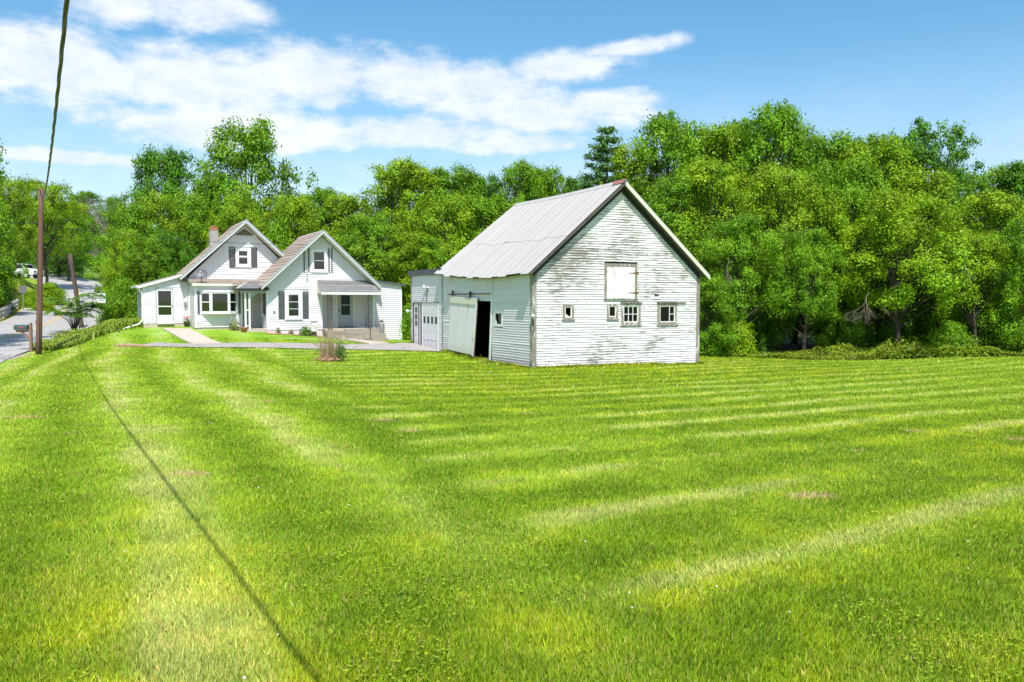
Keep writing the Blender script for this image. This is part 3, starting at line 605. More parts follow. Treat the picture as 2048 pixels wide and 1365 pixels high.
# ------------------------------------------------------------------ barn
def build_barn():
    root = empty('barn', (*BARN, EYE - 2.9), BYAW)
    tag(root, 'old white clapboard barn with peeling paint, sagging pale tin roof and sliding door hanging askew', 'barn')
    Wd, L, XC = 8.46, 9.3, 4.23; SL = .85; ZR = 2.9 + 4.95
    def sagz(x, y):      # the eave dips mid-length and rises at the far end
        w = abs(x - XC) / 4.58; t = y / 9.6
        return (.24 * t * t - .13 * math.sin(math.pi * min(max(t, 0), 1))) * w - .05 * math.sin(math.pi * min(max(t, 0), 1)) * (1 - w)
    ztop = lambda x, y=0: ZR - SL * abs(x - XC) + sagz(x, y)
    TH = .17
    G = FRONT(0); LW = LEFTW(0)
    gh = [(1.39, 1.92, 2.1, 2.72), (3.54, 4.1, 2.1, 2.74), (4.25, 5.27, 1.84, 2.76), (6.16, 7.24, 1.82, 2.76)]
    wl = 2.9 + 1.0
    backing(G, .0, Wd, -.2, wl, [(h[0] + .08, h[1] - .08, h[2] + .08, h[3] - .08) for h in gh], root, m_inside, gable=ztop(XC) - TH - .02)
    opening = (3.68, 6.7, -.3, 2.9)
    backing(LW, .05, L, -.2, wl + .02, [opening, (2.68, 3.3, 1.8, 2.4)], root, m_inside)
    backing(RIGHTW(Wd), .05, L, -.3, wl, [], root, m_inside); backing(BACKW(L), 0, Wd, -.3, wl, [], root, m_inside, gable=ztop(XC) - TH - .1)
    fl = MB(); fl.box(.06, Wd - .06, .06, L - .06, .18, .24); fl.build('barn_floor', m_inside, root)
    hatch = (3.4, 5.08, 2.92, 4.42)
    holes = gh + [hatch, (5.99, 6.24, 3.03, 3.13)]
    rk = lambda z: (XC - (ZR - TH - z) / SL + .0, XC + (ZR - TH - z) / SL - .0)
    clapboards(G, .17, Wd - .17, -.1, ZR - TH - .05, .1045, holes, root, m_barn, rake=rk, joint=.55, wob=.007, th=.038)
    # side wall rows, bent with the sagging frame
    def zs(p):
        x, y, z = p; return (x, y, z + max(0, (z - 1.2)) / 2.6 * (sagz(-.35, y) - .0) - .05 * 0)
    clapboards(LW, .17, L - .07, .0, 4.02, .107, [opening, (2.58, 3.46, 1.72, 2.46)], root, m_barnside, joint=.5, wob=.005, zshift=zs, th=.032)
    clapboards(RIGHTW(Wd), .17, L, .0, 4.0, .21, [], root, m_barnside, joint=.2)
    clapboards(BACKW(L), 0, Wd, .0, ZR - TH - .05, .21, [], root, m_barnside, rake=rk, joint=.2)
    for (W, a0, a1, h) in ((G, .0, .17, 4.0), (LW, -.03, .17, 3.98), (G, Wd - .17, Wd, 4.0), (RIGHTW(Wd), -.03, .17, 4.0), (LW, L - .08, L + .06, 4.12)):
        mb = MB(); mb.box(a0, a1, .0, .032, -.15, h, W); mb.build('corner_board', m_greywood, root)
    mb = MB(); mb.box(-.12, .02, .034, .075, .1, 1.05, LW); mb.tube([(-.06, .02, .9), (-.09, -.05, .55), (-.05, .0, .1)], [.02, .03, .05], 6); mb.build('rotten_post', m_greywood, root)
    mb = MB(); mb.box(.2, 1.0, .03, .05, .03, .12, G); mb.build('loose_board', m_barn, root)
    # opening trim, leaning with the wall
    mb = MB(); mb.prism([(3.60, 0, 2.95), (3.72, 0, 2.95), (3.98, 0, -.1), (3.86, 0, -.1)], (0, .045, 0), LW); mb.build('door_jamb', m_trim, root)
    mb = MB(); mb.box(3.6, 8.6, .02, .055, 3.08, 3.2, LW); mb.build('door_track_board', m_barnside, root)
    mb = MB(); mb.box(3.7, 8.5, .06, .075, 3.14, 3.19, LW); mb.build('door_track', m_rust, root)
    # batten covering the board joints above the opening
    mb = MB(); mb.box(3.58, 3.66, .028, .05, 3.2, 4.0, LW); mb.build('batten', m_barnside, root)
    # sliding door: leans away at the bottom
    def D(a, o, z): return LW(a - .22 + (2.95 - z) / 2.7 * .26, o + .10 + (2.95 - z) * .035, z + (a - 5.1) * .035)
    slide = MB(); slide.box(5.1, 8.12, .0, .03, .35, 2.97, D); slide = slide.build('sliding_door', m_darkwood, root)
    for i in range(14):
        p = MB(); a = 5.16 + i * .21; p.box(a, a + .204, .031, .05, .38, 2.9, D); p.build('plank', m_door, slide)
    for q, nm in (((5.10, 8.12, .052, .085, 2.66, 2.97), 'rail'), ((5.10, 5.27, .052, .08, .33, 2.66), 'stile')):
        p = MB(); p.box(*q, D); p.build(nm, m_cream if nm == 'rail' else m_door, slide)
    for a in (5.85, 7.9):
        p = MB(); p.box(a - .05, a + .05, .055, .10, 2.95, 3.16, D); p.tube([D(a, .04, 3.18), D(a, .12, 3.18)], .07, 10); p.build('door_roller', m_black, slide)
    p = MB(); p.box(5.12, 5.2, .085, .13, 1.15, 1.6, D); p.build('door_latch', m_cream, slide)
    # small side window with slumped boards inside
    w = window(LW, 2.6, 3.45, 1.74, 2.44, root, m_trim, m_trim, 1, 1, cas=.14, sash=.0, sill=False, deep=.0)
    p = MB(); p.prism([(3.36, .02, 2.3), (3.3, .02, 1.86), (3.14, .02, 1.84)], (0, .012, 0), LW); p.build('broken_board', m_barnside, w)
    p = MB()
    for k in range(6): p.box(2.7, 3.32, -.12, -.10, 1.8 + k * .09, 1.87 + k * .09, LW)
    p.build('inner_boards', m_greywood, w)
    # gable windows
    for i, (h, c, r, ms, gl) in enumerate(((gh[0], 1, 1, (), None), (gh[1], 1, 1, (), m_dim), (gh[2], 3, 2, (), m_dim), (gh[3], 3, 2, (1,), m_dim))):
        w = window(G, *h, root, m_greywood, m_trim, c, r, cas=.10 if i < 2 else .13, sash=.035, missing=ms, glass=gl, header=.0, out=.04)
        if i >= 2:
            p = MB(); p.prism([(h[0] - .04, .03, h[3] + .0), (h[1] + .05 + (.4 if i == 3 else 0), .03, h[3] + .0), (h[1] + .05 + (.4 if i == 3 else 0), .03, h[3] + .03), (h[0] - .04, .03, h[3] + .03)], (0, .07, 0), G); p.build('drip_cap', m_greywood, w)
    p = MB(); p.prism([(1.5, -.12, 2.2), (1.82, -.12, 2.2), (1.5, -.12, 2.4)], (0, -.02, 0), G); p.build('leaning_plank', m_cream, root)
    p = MB(); p.box(5.98, 6.25, -.03, .002, 3.02, 3.14, G); p.build('bare_patch', m_darkwood, root)
    # hayloft door: frame, two wide planks, two strap hinges
    hd = MB(); hd.box(hatch[0], hatch[0] + .13, 0, .05, hatch[2] + .04, hatch[3], G); hd.box(hatch[1] - .12, hatch[1], 0, .05, hatch[2] + .04, hatch[3], G)
    hd.box(hatch[0] + .13, hatch[1] - .12, 0, .052, hatch[3] - .11, hatch[3], G); hd.box(hatch[0] - .03, hatch[1] + .02, 0, .10, hatch[2], hatch[2] + .04, G); hd = hd.build('hayloft_door', m_greywood, root)
    xs = [hatch[0] + .135, hatch[0] + .5, hatch[0] + .93, hatch[1] - .125]
    for a, b in zip(xs[:-1], xs[1:]):
        p = MB(); p.box(a + .002, b - .003, .0, .034, hatch[2] + .045, hatch[3] - .115, G); p.build('plank', m_hatch, hd)
    for z in (4.04, 3.2):
        p = MB(); p.prism([(4.58, .036, z), (5.12, .036, z + .035), (5.16, .036, z), (5.12, .036, z - .03)], (0, .018, 0), G); p.tube([G(4.99, .06, z - .05), G(4.99, .06, z + .05)], .02, 6); p.build('strap_hinge', m_rust, hd)
    # white insulator knob and wire at the near corner
    p = MB(); p.tube([(-.05, -.05, 2.18), (-.08, -.16, 2.24)], .02, 6); p.lathe((-.08, -.18, 2.2), [(.03, 0), (.07, .03), (.08, .08), (.04, .12)], 10); p.build('insulator', m_trim, root)
    p = MB(); p.tube([(-.04, -.08, 2.2), (.02, -.06, 2.0), (.04, -.06, 1.72), (0, -.05, 1.5)], .015, 5); p.build('loose_cable', m_black, root)
    # roof: dark deck, rake boards, tin sheets in two courses on each slope
    OX, OF, OB = .31, .34, .25
    def slope_pts(side, x, y, dz): return (x, y, ztop(x, y) + dz)
    for side in (-1, 1):
        xe = XC + side * (XC + OX); mb = MB(); NY, NX = 10, 4; ids = {}
        for lay, dz in ((0, -.03), (1, -TH)):
            for i in range(NY + 1):
                for j in range(NX + 1):
                    y = -OF + (L + OF + OB) * i / NY; x = XC + (xe - side * .12 - XC) * j / NX; ids[(lay, i, j)] = len(mb.v); mb.v.append((x, y, ztop(x, y) + dz))
        for i in range(NY):
            for j in range(NX):
                for lay in (0, 1): mb.f.append((ids[lay, i, j], ids[lay, i + 1, j], ids[lay, i + 1, j + 1], ids[lay, i, j + 1])); mb.sm.append(False)
            mb.f.append((ids[0, i, NX], ids[0, i + 1, NX], ids[1, i + 1, NX], ids[1, i, NX])); mb.sm.append(False)
        for i in (0, NY):
            for j in range(NX): mb.f.append((ids[0, i, j], ids[0, i, j + 1], ids[1, i, j + 1], ids[1, i, j])); mb.sm.append(False)
        deck = mb.build('roof_deck', m_darkwood, root)
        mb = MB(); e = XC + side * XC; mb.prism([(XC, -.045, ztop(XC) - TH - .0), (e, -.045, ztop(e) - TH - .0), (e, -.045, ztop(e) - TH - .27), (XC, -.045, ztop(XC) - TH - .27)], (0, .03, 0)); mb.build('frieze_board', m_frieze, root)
        # rake board
        if side == 1:
            mb = MB(); mb.prism([(XC, -OF - .001, ztop(XC) - .01), (xe, -OF - .001, ztop(xe) - .01), (xe, -OF - .001, ztop(xe) - .21), (XC, -OF - .001, ztop(XC) - .21)], (0, -.03, 0)); mb.build('rake_board', m_cream, deck)
        else:
            pass
            mb = MB(); mb.prism([(XC, -OF - .001, ztop(XC) - .03), (xe, -OF - .001, ztop(xe) - .03), (xe, -OF - .001, ztop(xe) - .13), (XC, -OF - .001, ztop(XC) - .15)], (0, -.02, 0)); mb.build('rake_board', m_darkwood, deck)
        mb = MB()
        n = 15; y0 = -OF - .03; wd = (L + OF + OB + .06) / n; ds = math.hypot(1, SL)
        for c in range(n):
            for (t0, t1, lift) in ((.0, .60, .012), (.585, 1.01, .0)):
                pm = MB(); ya = y0 + c * wd; jog = random.uniform(-.02, .02); k = 28; rows = 5; ii = []
                for r in range(rows + 1):
                    t = t0 + (t1 - t0) * r / rows + (jog if r == rows and t1 < 1 else (jog * .6 if r == rows else 0))
                    for q in range(k + 1):
                        y = ya + (wd + .03) * q / k; x = XC + (xe - XC) * t
                        pm.v.append((x, y, ztop(x, y) + .008 + lift + .008 * math.cos(2 * math.pi * q / 4) + (c % 2) * .004))
                for r in range(rows):
                    for q in range(k):
                        a = r * (k + 1) + q; pm.f.append((a, a + 1, a + k + 2, a + k + 1)); pm.sm.append(True)
                pm.build('roof_sheet', m_tin, root)
    mb = MB()
    for i in range(8):
        ya = -OF - .04 + i * (L + .6) / 8; yb = ya + (L + .6) / 8
        mb.hexa([(XC - .16, ya, ztop(XC - .16, ya) + .03), (XC - .16, yb, ztop(XC - .16, yb) + .03), (XC, yb, ztop(XC, yb) + .05), (XC, ya, ztop(XC, ya) + .05), (XC - .16, ya, ztop(XC - .16, ya) + .04), (XC - .16, yb, ztop(XC - .16, yb) + .04), (XC, yb, ztop(XC, yb) + .07), (XC, ya, ztop(XC, ya) + .07)])
        mb.hexa([(XC + .16, ya, ztop(XC + .16, ya) + .03), (XC + .16, yb, ztop(XC + .16, yb) + .03), (XC, yb, ztop(XC, yb) + .05), (XC, ya, ztop(XC, ya) + .05), (XC + .16, ya, ztop(XC + .16, ya) + .04), (XC + .16, yb, ztop(XC + .16, yb) + .04), (XC, yb, ztop(XC, yb) + .07), (XC, ya, ztop(XC, ya) + .07)])
    mb.build('ridge_cap', m_tin, root)
    mb = MB(); mb.prism([(XC - .2, -OF - .05, ztop(XC - .2) + .055), (XC - .02, -OF - .05, ztop(XC) + .07), (XC - .02, .55, ztop(XC) + .07), (XC - .2, .35, ztop(XC - .2) + .055)], (0, 0, .012)); mb.build('rusty_ridge_flashing', mat('faded_red_tin', (.30, .13, .13), .7), root)
build_barn()
# ------------------------------------------------------------------ garage wing behind the barn
def build_garage():
    root = empty('garage', (BARN[0], BARN[1], EYE - 2.9), BYAW)
    tag(root, 'flat roofed white clapboard garage joined to the far side of the barn', 'garage')
    LW = LEFTW(0); y0, y1, zt = 9.38, 13.75, 4.42
    door = (9.88, 12.0, .3, 2.62); nd = (12.62, 13.36, .5, 2.72); holes = [door, nd]
    backing(LW, y0, y1, .0, zt - .05, [], root, m_inside); backing(BACKW(y1), 0, 5, .0, zt - .05, [], root, m_inside); backing(RIGHTW(5), y0, y1, 0, zt - .05, [], root, m_inside)
    clapboards(LW, y0 + .02, y1 - .12, .22, zt - .22, .103, [(9.82, 12.12, 0, 2.72), (12.1, 12.3, 0, 2.72), (12.56, 13.46, 0, 2.8)], root, m_barnside, joint=.3, wob=.005)
    clapboards(BACKW(y1), 0.02, 5, .22, zt - .1, .103 * 2, [], root, m_barnside, joint=0)
    mb = MB(); mb.box(-.12, 5.1, y0 - .04, y1 + .1, zt - .02, zt + .05); mb.box(-.14, -.11, y0 - .04, y1 + .1, zt - .22, zt + .03); mb.build('roof', m_shutter, root)
    for a0, a1, m, z0 in ((y1 - .12, y1, m_greywood, .2), (13.38, 13.46, m_darkwood, .45), (12.54, 12.62, m_darkwood, .45), (12.12, 12.3, m_darkwood, .3)):
        mb = MB(); mb.box(a0, a1, .0, .04, z0, 4.2 if a1 == y1 else 2.8, LW); mb.build('post', m, root)
    mb = MB(); mb.box(9.8, 13.4, .0, .05, 2.72, 2.80, LW); mb.build('lintel', m_greywood, root)
    mb = MB(); mb.box(9.8, 9.88, .0, .035, .3, 2.72, LW); mb.box(12.0, 12.12, .0, .035, .3, 2.72, LW); mb.box(9.88, 12.0, .0, .033, 2.62, 2.72, LW); mb.build('door_casing', m_trim, root)
    d = MB(); d.box(door[0], door[1], .002, .014, door[2], door[3], LW); d = d.build('garage_door', m_door, root)
    n = 5; h = (door[3] - door[2]) / n
    for r in range(n):
        z = door[2] + r * h; s = MB(); s.box(door[0] + .01, door[1] - .01, .015, .026, z + .006, z + h - .006, LW)
        if r == 3 and False: pass
        for c in range(4):
            w = (door[1] - door[0]) / 4; a = door[0] + c * w + .07; b = a + w - .14
            if r == 2: continue
            if r < 2: s.box(a, b, .027, .036, z + .07, z + h - .07, LW)
        s.build('panel', m_door, d)
        if r == 3:
            for c in range(4):
                w = (door[1] - door[0]) / 4; a = door[0] + c * w + .13; b = a + w - .26; p = MB()
                p.box(a, b, .027, .030, z - .02, z + h - .12, LW); p.build('pane', m_inside if c == 2 else m_dim, d)
    e = MB(); e.box(12.66, 13.3, .002, .02, .5, 2.7, LW); e = e.build('side_door', m_door, root)
    for k in range(3):
        p = MB(); p.box(12.80, 13.14, .021, .026, 1.5 + k * .36, 1.5 + k * .36 + .28, LW); p.build('pane', m_glass, e)
    for k in range(2):
        p = MB(); p.box(12.80, 13.14, .021, .032, .65 + k * .38, .65 + k * .38 + .28, LW); p.build('panel', m_door, e)
    p = MB(); p.tube([LW(11.45, .03, 2.8), LW(11.3, .05, 3.35), LW(11.2, .06, 3.52)], .02, 6); p.build('conduit', m_rust, root)
    p = MB(); p.box(11.1, 11.5, .02, .10, 3.50, 3.57, LW); p.tube([LW(11.5, .1, 3.5), LW(11.6, .14, 3.65)], .05, 8); p.build('lamp_bracket', m_trim, root)
    p = MB(); p.tube([LW(13.78, .02, 2.3), LW(13.95, .12, 2.28)], .015, 6); p.lathe(LW(13.97, .15, 2.2), [(.05, 0), (.09, .06), (.09, .12), (.04, .17)], 10); p.build('lamp_globe', m_trim, root)
build_garage()
# ------------------------------------------------------------------ house
def shingles(root, P00, P10, P11, P01, rows, cols, m, name='shingle_course', th=.03, ragged=.15):
    """courses laid from the eave (P00-P10) up to the ridge (P01-P11); each course one strip with broken tab edges"""
    P00, P10, P11, P01 = [Vector(p) for p in (P00, P10, P11, P01)]; nrm = (P10 - P00).cross(P01 - P00).normalized()
    if nrm.z < 0: nrm = -nrm
    for r in range(rows):
        mb = MB(); t0, t1 = r / rows, min((r + 1.0) / rows, 1)
        for c in range(cols):
            s0, s1 = c / cols, (c + 1) / cols; g = .012 / max((P10 - P00).length, .1); j = random.uniform(-ragged, ragged) / rows; h = th + random.uniform(-.006, .008)
            f = lambda s, t: P00.lerp(P10, s).lerp(P01.lerp(P11, s), t)
            off = (.5 / cols) * (r % 2)
            a, b = min(max(s0 - off, 0), 1), min(max(s1 - off, 0), 1)
            if c == cols - 1: b = 1
            if b - a < .001: continue
            q = [f(a + g, max(t0 + j * .5, 0)), f(b - g, max(t0 + j * .5, 0)), f(b - g, t1), f(a + g, t1)]
            mb.hexa([tuple(q[0]), tuple(q[1]), tuple(q[2]), tuple(q[3]), tuple(q[0] + nrm * h), tuple(q[1] + nrm * h), tuple(q[2] + nrm * .006), tuple(q[3] + nrm * .006)])
        mb.build(name, m, root)
def gable_roof(root, x0, x1, xc, ye, zr, y0, y1, th, m, rows, cols, over, mf, name):
    """x0..x1 eave lines, ye eave z, zr ridge z"""
    for xe in (x0, x1):
        mb = MB(); mb.prism([(xc, y0, zr - .02), (xe, y0, ye - .02), (xe, y0, ye - th), (xc, y0, zr - th)], (0, y1 - y0, 0)); rf = mb.build(name, m_cream, root)
        shingles(rf, (xe, y0 - .02, ye), (xe, y1 + .02, ye), (xc, y1 + .02, zr), (xc, y0 - .02, zr), rows, cols, m)
        mb = MB(); mb.prism([(xc, y0 - .002, zr - .0), (xe, y0 - .002, ye - .0), (xe, y0 - .002, ye - .17), (xc, y0 - .002, zr - .19)], (0, -.03, 0)); mb.build('rake_board', mf, rf)
        mb = MB(); mb.prism([(xc, y0 - .034, zr + .03), (xe, y0 - .034, ye + .03), (xe, y0 - .034, ye - .03), (xc, y0 - .034, zr - .03)], (0, -.015, 0)); mb.build('drip_edge', m_trimgrey, rf)
        mb = MB(); sx = -1 if xe < xc else 1; mb.prism([(xc, y0 - .0335, zr - .15), (xe, y0 - .0335, ye - .15), (xe, y0 - .0335, ye - .19), (xc, y0 - .0335, zr - .19)], (0, -.012, 0)); mb.build('rake_moulding', m_trim, rf)
def build_house():
    root = empty('house', (*HOUSE, EYE - 1.74), BYAW)
    tag(root, 'white sided farmhouse with two steep gables, brown shingle roofs, blue shutters and a chimney', 'house')
    ST = .128; m = m_vinyl
    def wall(W, a0, a1, z0, z1, holes=(), rake=None, peak=None, step=ST):
        backing(W, a0, a1, z0, z1 if not rake else peak[1], [], root, m_vinyl, 'wall', gable=peak[0] if peak else None)
        clapboards(W, a0 + .06, a1 - .06, z0, peak[0] - .1 if peak else z1, step, list(holes), root, m, rake=rake, name='siding', th=.046, single=True, joint=0, wob=0)
        for a, s in ((a0, 1), (a1, -1)):
            mb = MB(); mb.box(min(a, a + .09 * s), max(a, a + .09 * s), 0, .036, z0 - .02, (peak[1] if peak else z1), W); mb.build('corner_trim', m_trim, root)
    # --- left room with the storm door
    F0 = FRONT(0)
    sl = (3.33 - 2.62) / 2.44
    roomrake = lambda z: ((z - 2.56) / sl if z > 2.56 else 0.0, 2.5)
    wall(F0, 0, 2.44, .32, 2.56, [(.66, 1.66, 0, 2.42)])
    clapboards(F0, .06, 2.42, 2.56, 3.22, ST, [], root, m, rake=roomrake, name='siding', th=.046, single=True, joint=0, wob=0)
    mb = MB(); mb.prism([(0, 0, 2.56), (2.44, 0, 2.56), (2.44, 0, 3.3)], (0, -.05, 0), F0); mb.build('wall', m_vinyl, root)
    wall(LEFTW(0), 0, 5.6, .32, 2.56, [(.5, 4.8, 1.15, 2.35)])
    for a in (.5, 1.95, 3.4): window(LEFTW(0), a, a + 1.35, 1.15, 2.35, root, m_trim, m_trim, 1, 2, glass=m_glass, cas=.08, deep=-.006)
    mb = MB(); mb.box(-.02, 2.44, -.015, .2, -.25, .3); mb.box(-.015, .2, 0, 5.6, -.25, .3); mb.build('foundation', m_conc, root)
    mb = MB(); mb.box(.72, 1.66, .0, .22, .28, .37, F0); mb.build('threshold', m_cream, root)
    d = MB(); d.box(.68, .74, 0, .05, .36, 2.42, F0); d.box(1.6, 1.66, 0, .05, .36, 2.42, F0); d.box(.74, 1.6, 0, .05, 2.35, 2.42, F0); d = d.build('storm_door', m_trimgrey, root)
    p = MB(); p.box(.74, .80, .0, .04, .37, 2.35, F0); p.box(1.54, 1.6, 0, .04, .37, 2.35, F0); p.box(.80, 1.54, 0, .04, 2.28, 2.35, F0); p.box(.80, 1.54, 0, .04, .37, .82, F0); p.box(.80, 1.54, 0, .042, 1.31, 1.37, F0); p.build('door_leaf', m_trim, d)
    for z0, z1 in ((.82, 1.31), (1.37, 2.28)):
        p = MB(); p.box(.80, 1.54, .008, .012, z0, z1, F0); p.build('pane', m_glass, d)
    p = MB(); p.box(1.555, 1.585, .04, .08, 1.28, 1.42, F0); p.build('handle', m_black, d)
    mb = MB(); mb.prism([(-.3, -.22, 2.60), (2.46, -.22, 3.43), (2.46, -.22, 3.33), (-.3, -.22, 2.50)], (0, 6.2, 0)); rf = mb.build('side_roof', m_cream, root)
    shingles(rf, (-.33, -.26, 2.6), (-.33, 6.0, 2.6), (2.46, 6.0, 3.44), (2.46, -.26, 3.44), 9, 12, m_brownsh)
    mb = MB(); mb.prism([(-.3, -.225, 2.53), (2.46, -.225, 3.36), (2.46, -.225, 3.24), (-.3, -.225, 2.41)], (0, -.03, 0)); mb.build('rake_board', m_trim, rf)
    mb = MB(); mb.box(-.42, -.3, -.25, 5.9, 2.48, 2.58); mb.build('gutter', m_trim, rf)
    mb = MB(); mb.tube([(-.36, -.1, 2.5), (-.2, -.08, 2.3), (-.08, -.05, 2.1), (-.08, -.05, .52), (-.3, -.4, .3), (-1.5, -.9, -.05)], .04, 8); mb.build('downspout', m_trim, root)
    mb = MB(); mb.box(2.25, 2.42, .03, .13, 1.38, 1.62, F0); mb.box(2.3, 2.38, .03, .1, 1.15, 1.38, F0); mb.build('electric_meter', m_steel, root)
    # --- main gable
    XC, HW = 5.9, 3.5
    rk = lambda z: (XC - (6.42 - z) / .98, XC + (6.42 - z) / .98)
    backing(F0, 2.44, 9.4, .3, 2.99, [], root, m_vinyl, 'wall', gable=6.42)
    clapboards(F0, 2.46, 9.38, 2.55, 6.3, .158, [(4.92, 6.68, 3.79, 5.05), (5.28, 6.5, 5.77, 6.4)], root, m, rake=lambda z: (max(2.5, rk(z)[0]), rk(z)[1]), name='siding', th=.046, single=True, joint=0, wob=0)
    for W, a0, a1 in ((LEFTW(2.44), 0, 4.6), (RIGHTW(9.4), 0, 4.6)):
        backing(W, a0, a1, .2, 3.0, [], root, m_vinyl, 'wall')
    backing(BACKW(4.6), 2.44, 9.4, .2, 3.0, [], root, m_vinyl, 'wall', gable=6.42); clapboards(BACKW(4.6), 2.46, 9.38, .3, 6.3, .158, [], root, m, rake=rk, name='siding', th=.046, single=True, joint=0)
    mb = MB(); mb.prism([(5.36, .0, 5.79), (6.44, .0, 5.79), (5.9, .0, 6.18)], (0, .05, 0), F0); mb.build('gable_vent', m_darkwood, root)
    for k in range(4):
        hw = .54 * (1 - (k + .3) / 4.2) - .03; mb = MB(); mb.hexa([F0(5.9 - hw, .05, 5.80 + k * .085), F0(5.9 + hw, .05, 5.80 + k * .085), F0(5.9 + hw, .055, 5.82 + k * .085), F0(5.9 - hw, .055, 5.82 + k * .085), F0(5.9 - hw, .09, 5.78 + k * .085), F0(5.9 + hw, .09, 5.78 + k * .085), F0(5.9 + hw, .09, 5.80 + k * .085), F0(5.9 - hw, .09, 5.80 + k * .085)]); mb.build('vent_slat', m_brownsh, root)
    w = window(F0, 5.34, 6.24, 3.83, 4.98, root, m_trim, m_trim, 1, 2, cas=.16, sash=.03, glass=m_glass, out=.05, deep=-.006)
    p = MB(); p.box(5.52, 6.06, .022, .032, 4.43, 4.50, F0); p.build('meeting_rail', m_trim, w)
    shutter(F0, 4.95, 5.31, 3.76, 5.02, root); shutter(F0, 6.28, 6.64, 3.8, 5.02, root)
    gable_roof(root, 2.02, 9.78, XC, 2.99 + .14, 6.72, -.68, 4.8, .24, m_brownsh, 17, 12, .45, m_trimgrey, 'main_roof')
    # eave return at the left of the main gable
    mb = MB(); mb.box(2.0, 2.5, -.4, 4.7, 2.86, 3.02); mb.build('eave_box', m_darkwood, root)
    # chimney
    mb = MB(); mb.box(4.02, 4.5, 1.3, 1.78, 3.8, 6.15); ch = mb.build('chimney', m_brick, root)
    z = 4.9; r = 0
    while z < 6.12:
        for (W, a0, a1) in ((FRONT(1.3), 4.02, 4.5), (LEFTW(4.02), 1.3, 1.78), (RIGHTW(4.5), 1.3, 1.78)):
            for k in range(3):
                a = a0 + k * .16; mb = MB(); mb.box(a + .004, a + .156, 0, .008, z, z + .10, W); mb.build('brick', m_brick, ch)
        z += .112
    mb = MB(); mb.box(3.99, 4.53, 1.27, 1.81, 6.15, 6.23); mb.box(4.06, 4.46, 1.34, 1.74, 6.23, 6.33); mb.lathe((4.26, 1.54, 6.33), [(.12, 0), (.12, .1), (.1, .12)], 10); mb.build('chimney_cap', m_orange, ch)
    # --- front wing with the bay window
    WY = -2.5; FW = FRONT(WY)
    wall(FW, 2.62, 5.25, .12, 2.62, [(2.9, 5.02, .95, 2.27)])
    wall(LEFTW(2.62), WY, 0, .12, 2.62); wall(RIGHTW(5.25), WY, 0, .12, 2.62)
    mb = MB(); mb.box(2.6, 6.4, WY + .01, 0, -.2, .12); mb.build('foundation', m_conc, root)
    # bay: three faces standing out from the wall
    bz0, bz1, pr = 1.0, 2.24, .42; pts = [(2.92, 0), (3.42, pr), (4.48, pr), (4.98, 0)]
    bay = MB(); bp = [FW(a, o, 0) for a, o in pts]
    heads = []
    for z0, z1, e in ((bz1 - .06, bz1 + .06, .05), (bz0 - .1, bz0, .04)):
        bay = MB(); heads.append(bay)
        q = [(2.92 - e, 0), (3.42 - e * .5, pr + e), (4.48 + e * .5, pr + e), (4.98 + e, 0)]
        n = len(bay.v); bay.v += [FW(a, o, z0) for a, o in q] + [FW(a, o, z1) for a, o in q]
        bay.f += [(n + 3, n + 2, n + 1, n), (n + 4, n + 5, n + 6, n + 7), (n, n + 1, n + 5, n + 4), (n + 1, n + 2, n + 6, n + 5), (n + 2, n + 3, n + 7, n + 6), (n + 3, n, n + 4, n + 7)]; bay.sm += [False] * 6
    bay = bay.build('bay_window', m_trim, root); heads[0].build('header', m_trim, bay)
    def face(A, B):
        ax, ay = A; bx, by = B; L = math.hypot(bx - ax, by - ay); ux, uy = (bx - ax) / L, (by - ay) / L
        return L, (lambda a, o, z: FW(ax + ux * a - uy * o * -1 * -1, ay + uy * a + ux * o, z))
    for k in range(3):
        L, W = face(pts[k], pts[k + 1]); fr = .1 if k == 1 else .07
        mb = MB(); mb.box(0, fr, -.04, .02, bz0, bz1 - .06, W); mb.box(L - fr, L, -.04, .02, bz0, bz1 - .06, W); mb.box(fr, L - fr, -.04, .02, bz1 - .13, bz1 - .06, W); mb.box(fr, L - fr, -.04, .02, bz0, bz0 + .06, W)
        if k != 1: mb.box(fr, L - fr, -.03, .015, 1.58, 1.63, W)
        mb.build('sash', m_trim, bay)
        g = MB(); g.box(fr, L - fr, -.03, -.025, bz0 + .06, bz1 - .13, W); g.build('pane', m_glass, bay)
    shutter(FW, 2.74, 2.86, .9, 2.24, root); shutter(FW, 5.06, 5.18, .9, 2.24, root)
    mb = MB(); mb.prism([(2.45, WY - .28, 2.68), (2.45, 0, 3.02), (2.45, 0, 2.92), (2.45, WY - .28, 2.58)], (4.3, 0, 0)); rf = mb.build('wing_roof', m_cream, root)
    shingles(rf, (2.42, WY - .31, 2.68), (6.75, WY - .31, 2.68), (6.75, 0, 3.03), (2.42, 0, 3.03), 9, 16, m_brownsh)
    mb = MB(); mb.box(2.42, 4.7, WY - .34, WY - .28, 2.55, 2.69); mb.build('fascia_board', m_cream, rf)
    # --- entry porch between wing and right gable
    mb = MB(); mb.box(4.95, 6.5, -3.95, -1.5, -.25, .02); mb.build('porch_slab', m_conc, root)
    m_entry = mat('cream_siding', (.66, .60, .50), .6)
    FE = FRONT(-1.5); backing(FE, 5.2, 6.5, 0, 2.5, [], root, m_vinyl, 'wall'); clapboards(FE, 5.3, 6.42, .05, 2.4, ST, [(6.02, 6.5, 0, 2.2)], root, m_entry, name='siding', th=.046, single=True, joint=0, wob=0)
    d = MB(); d.box(6.1, 6.45, .0, .05, .05, 2.1, FE); d = d.build('entry_door', m_cream, root)
    mb = MB(); mb.box(6.0, 6.09, 0, .06, .02, 2.2, FE); mb.build('door_casing', m_trim, d); mb = MB(); mb.tube([FE(6.16, .05, 1.0), FE(6.16, .1, 1.0)], .03, 8); mb.build('handle', m_rust, d)
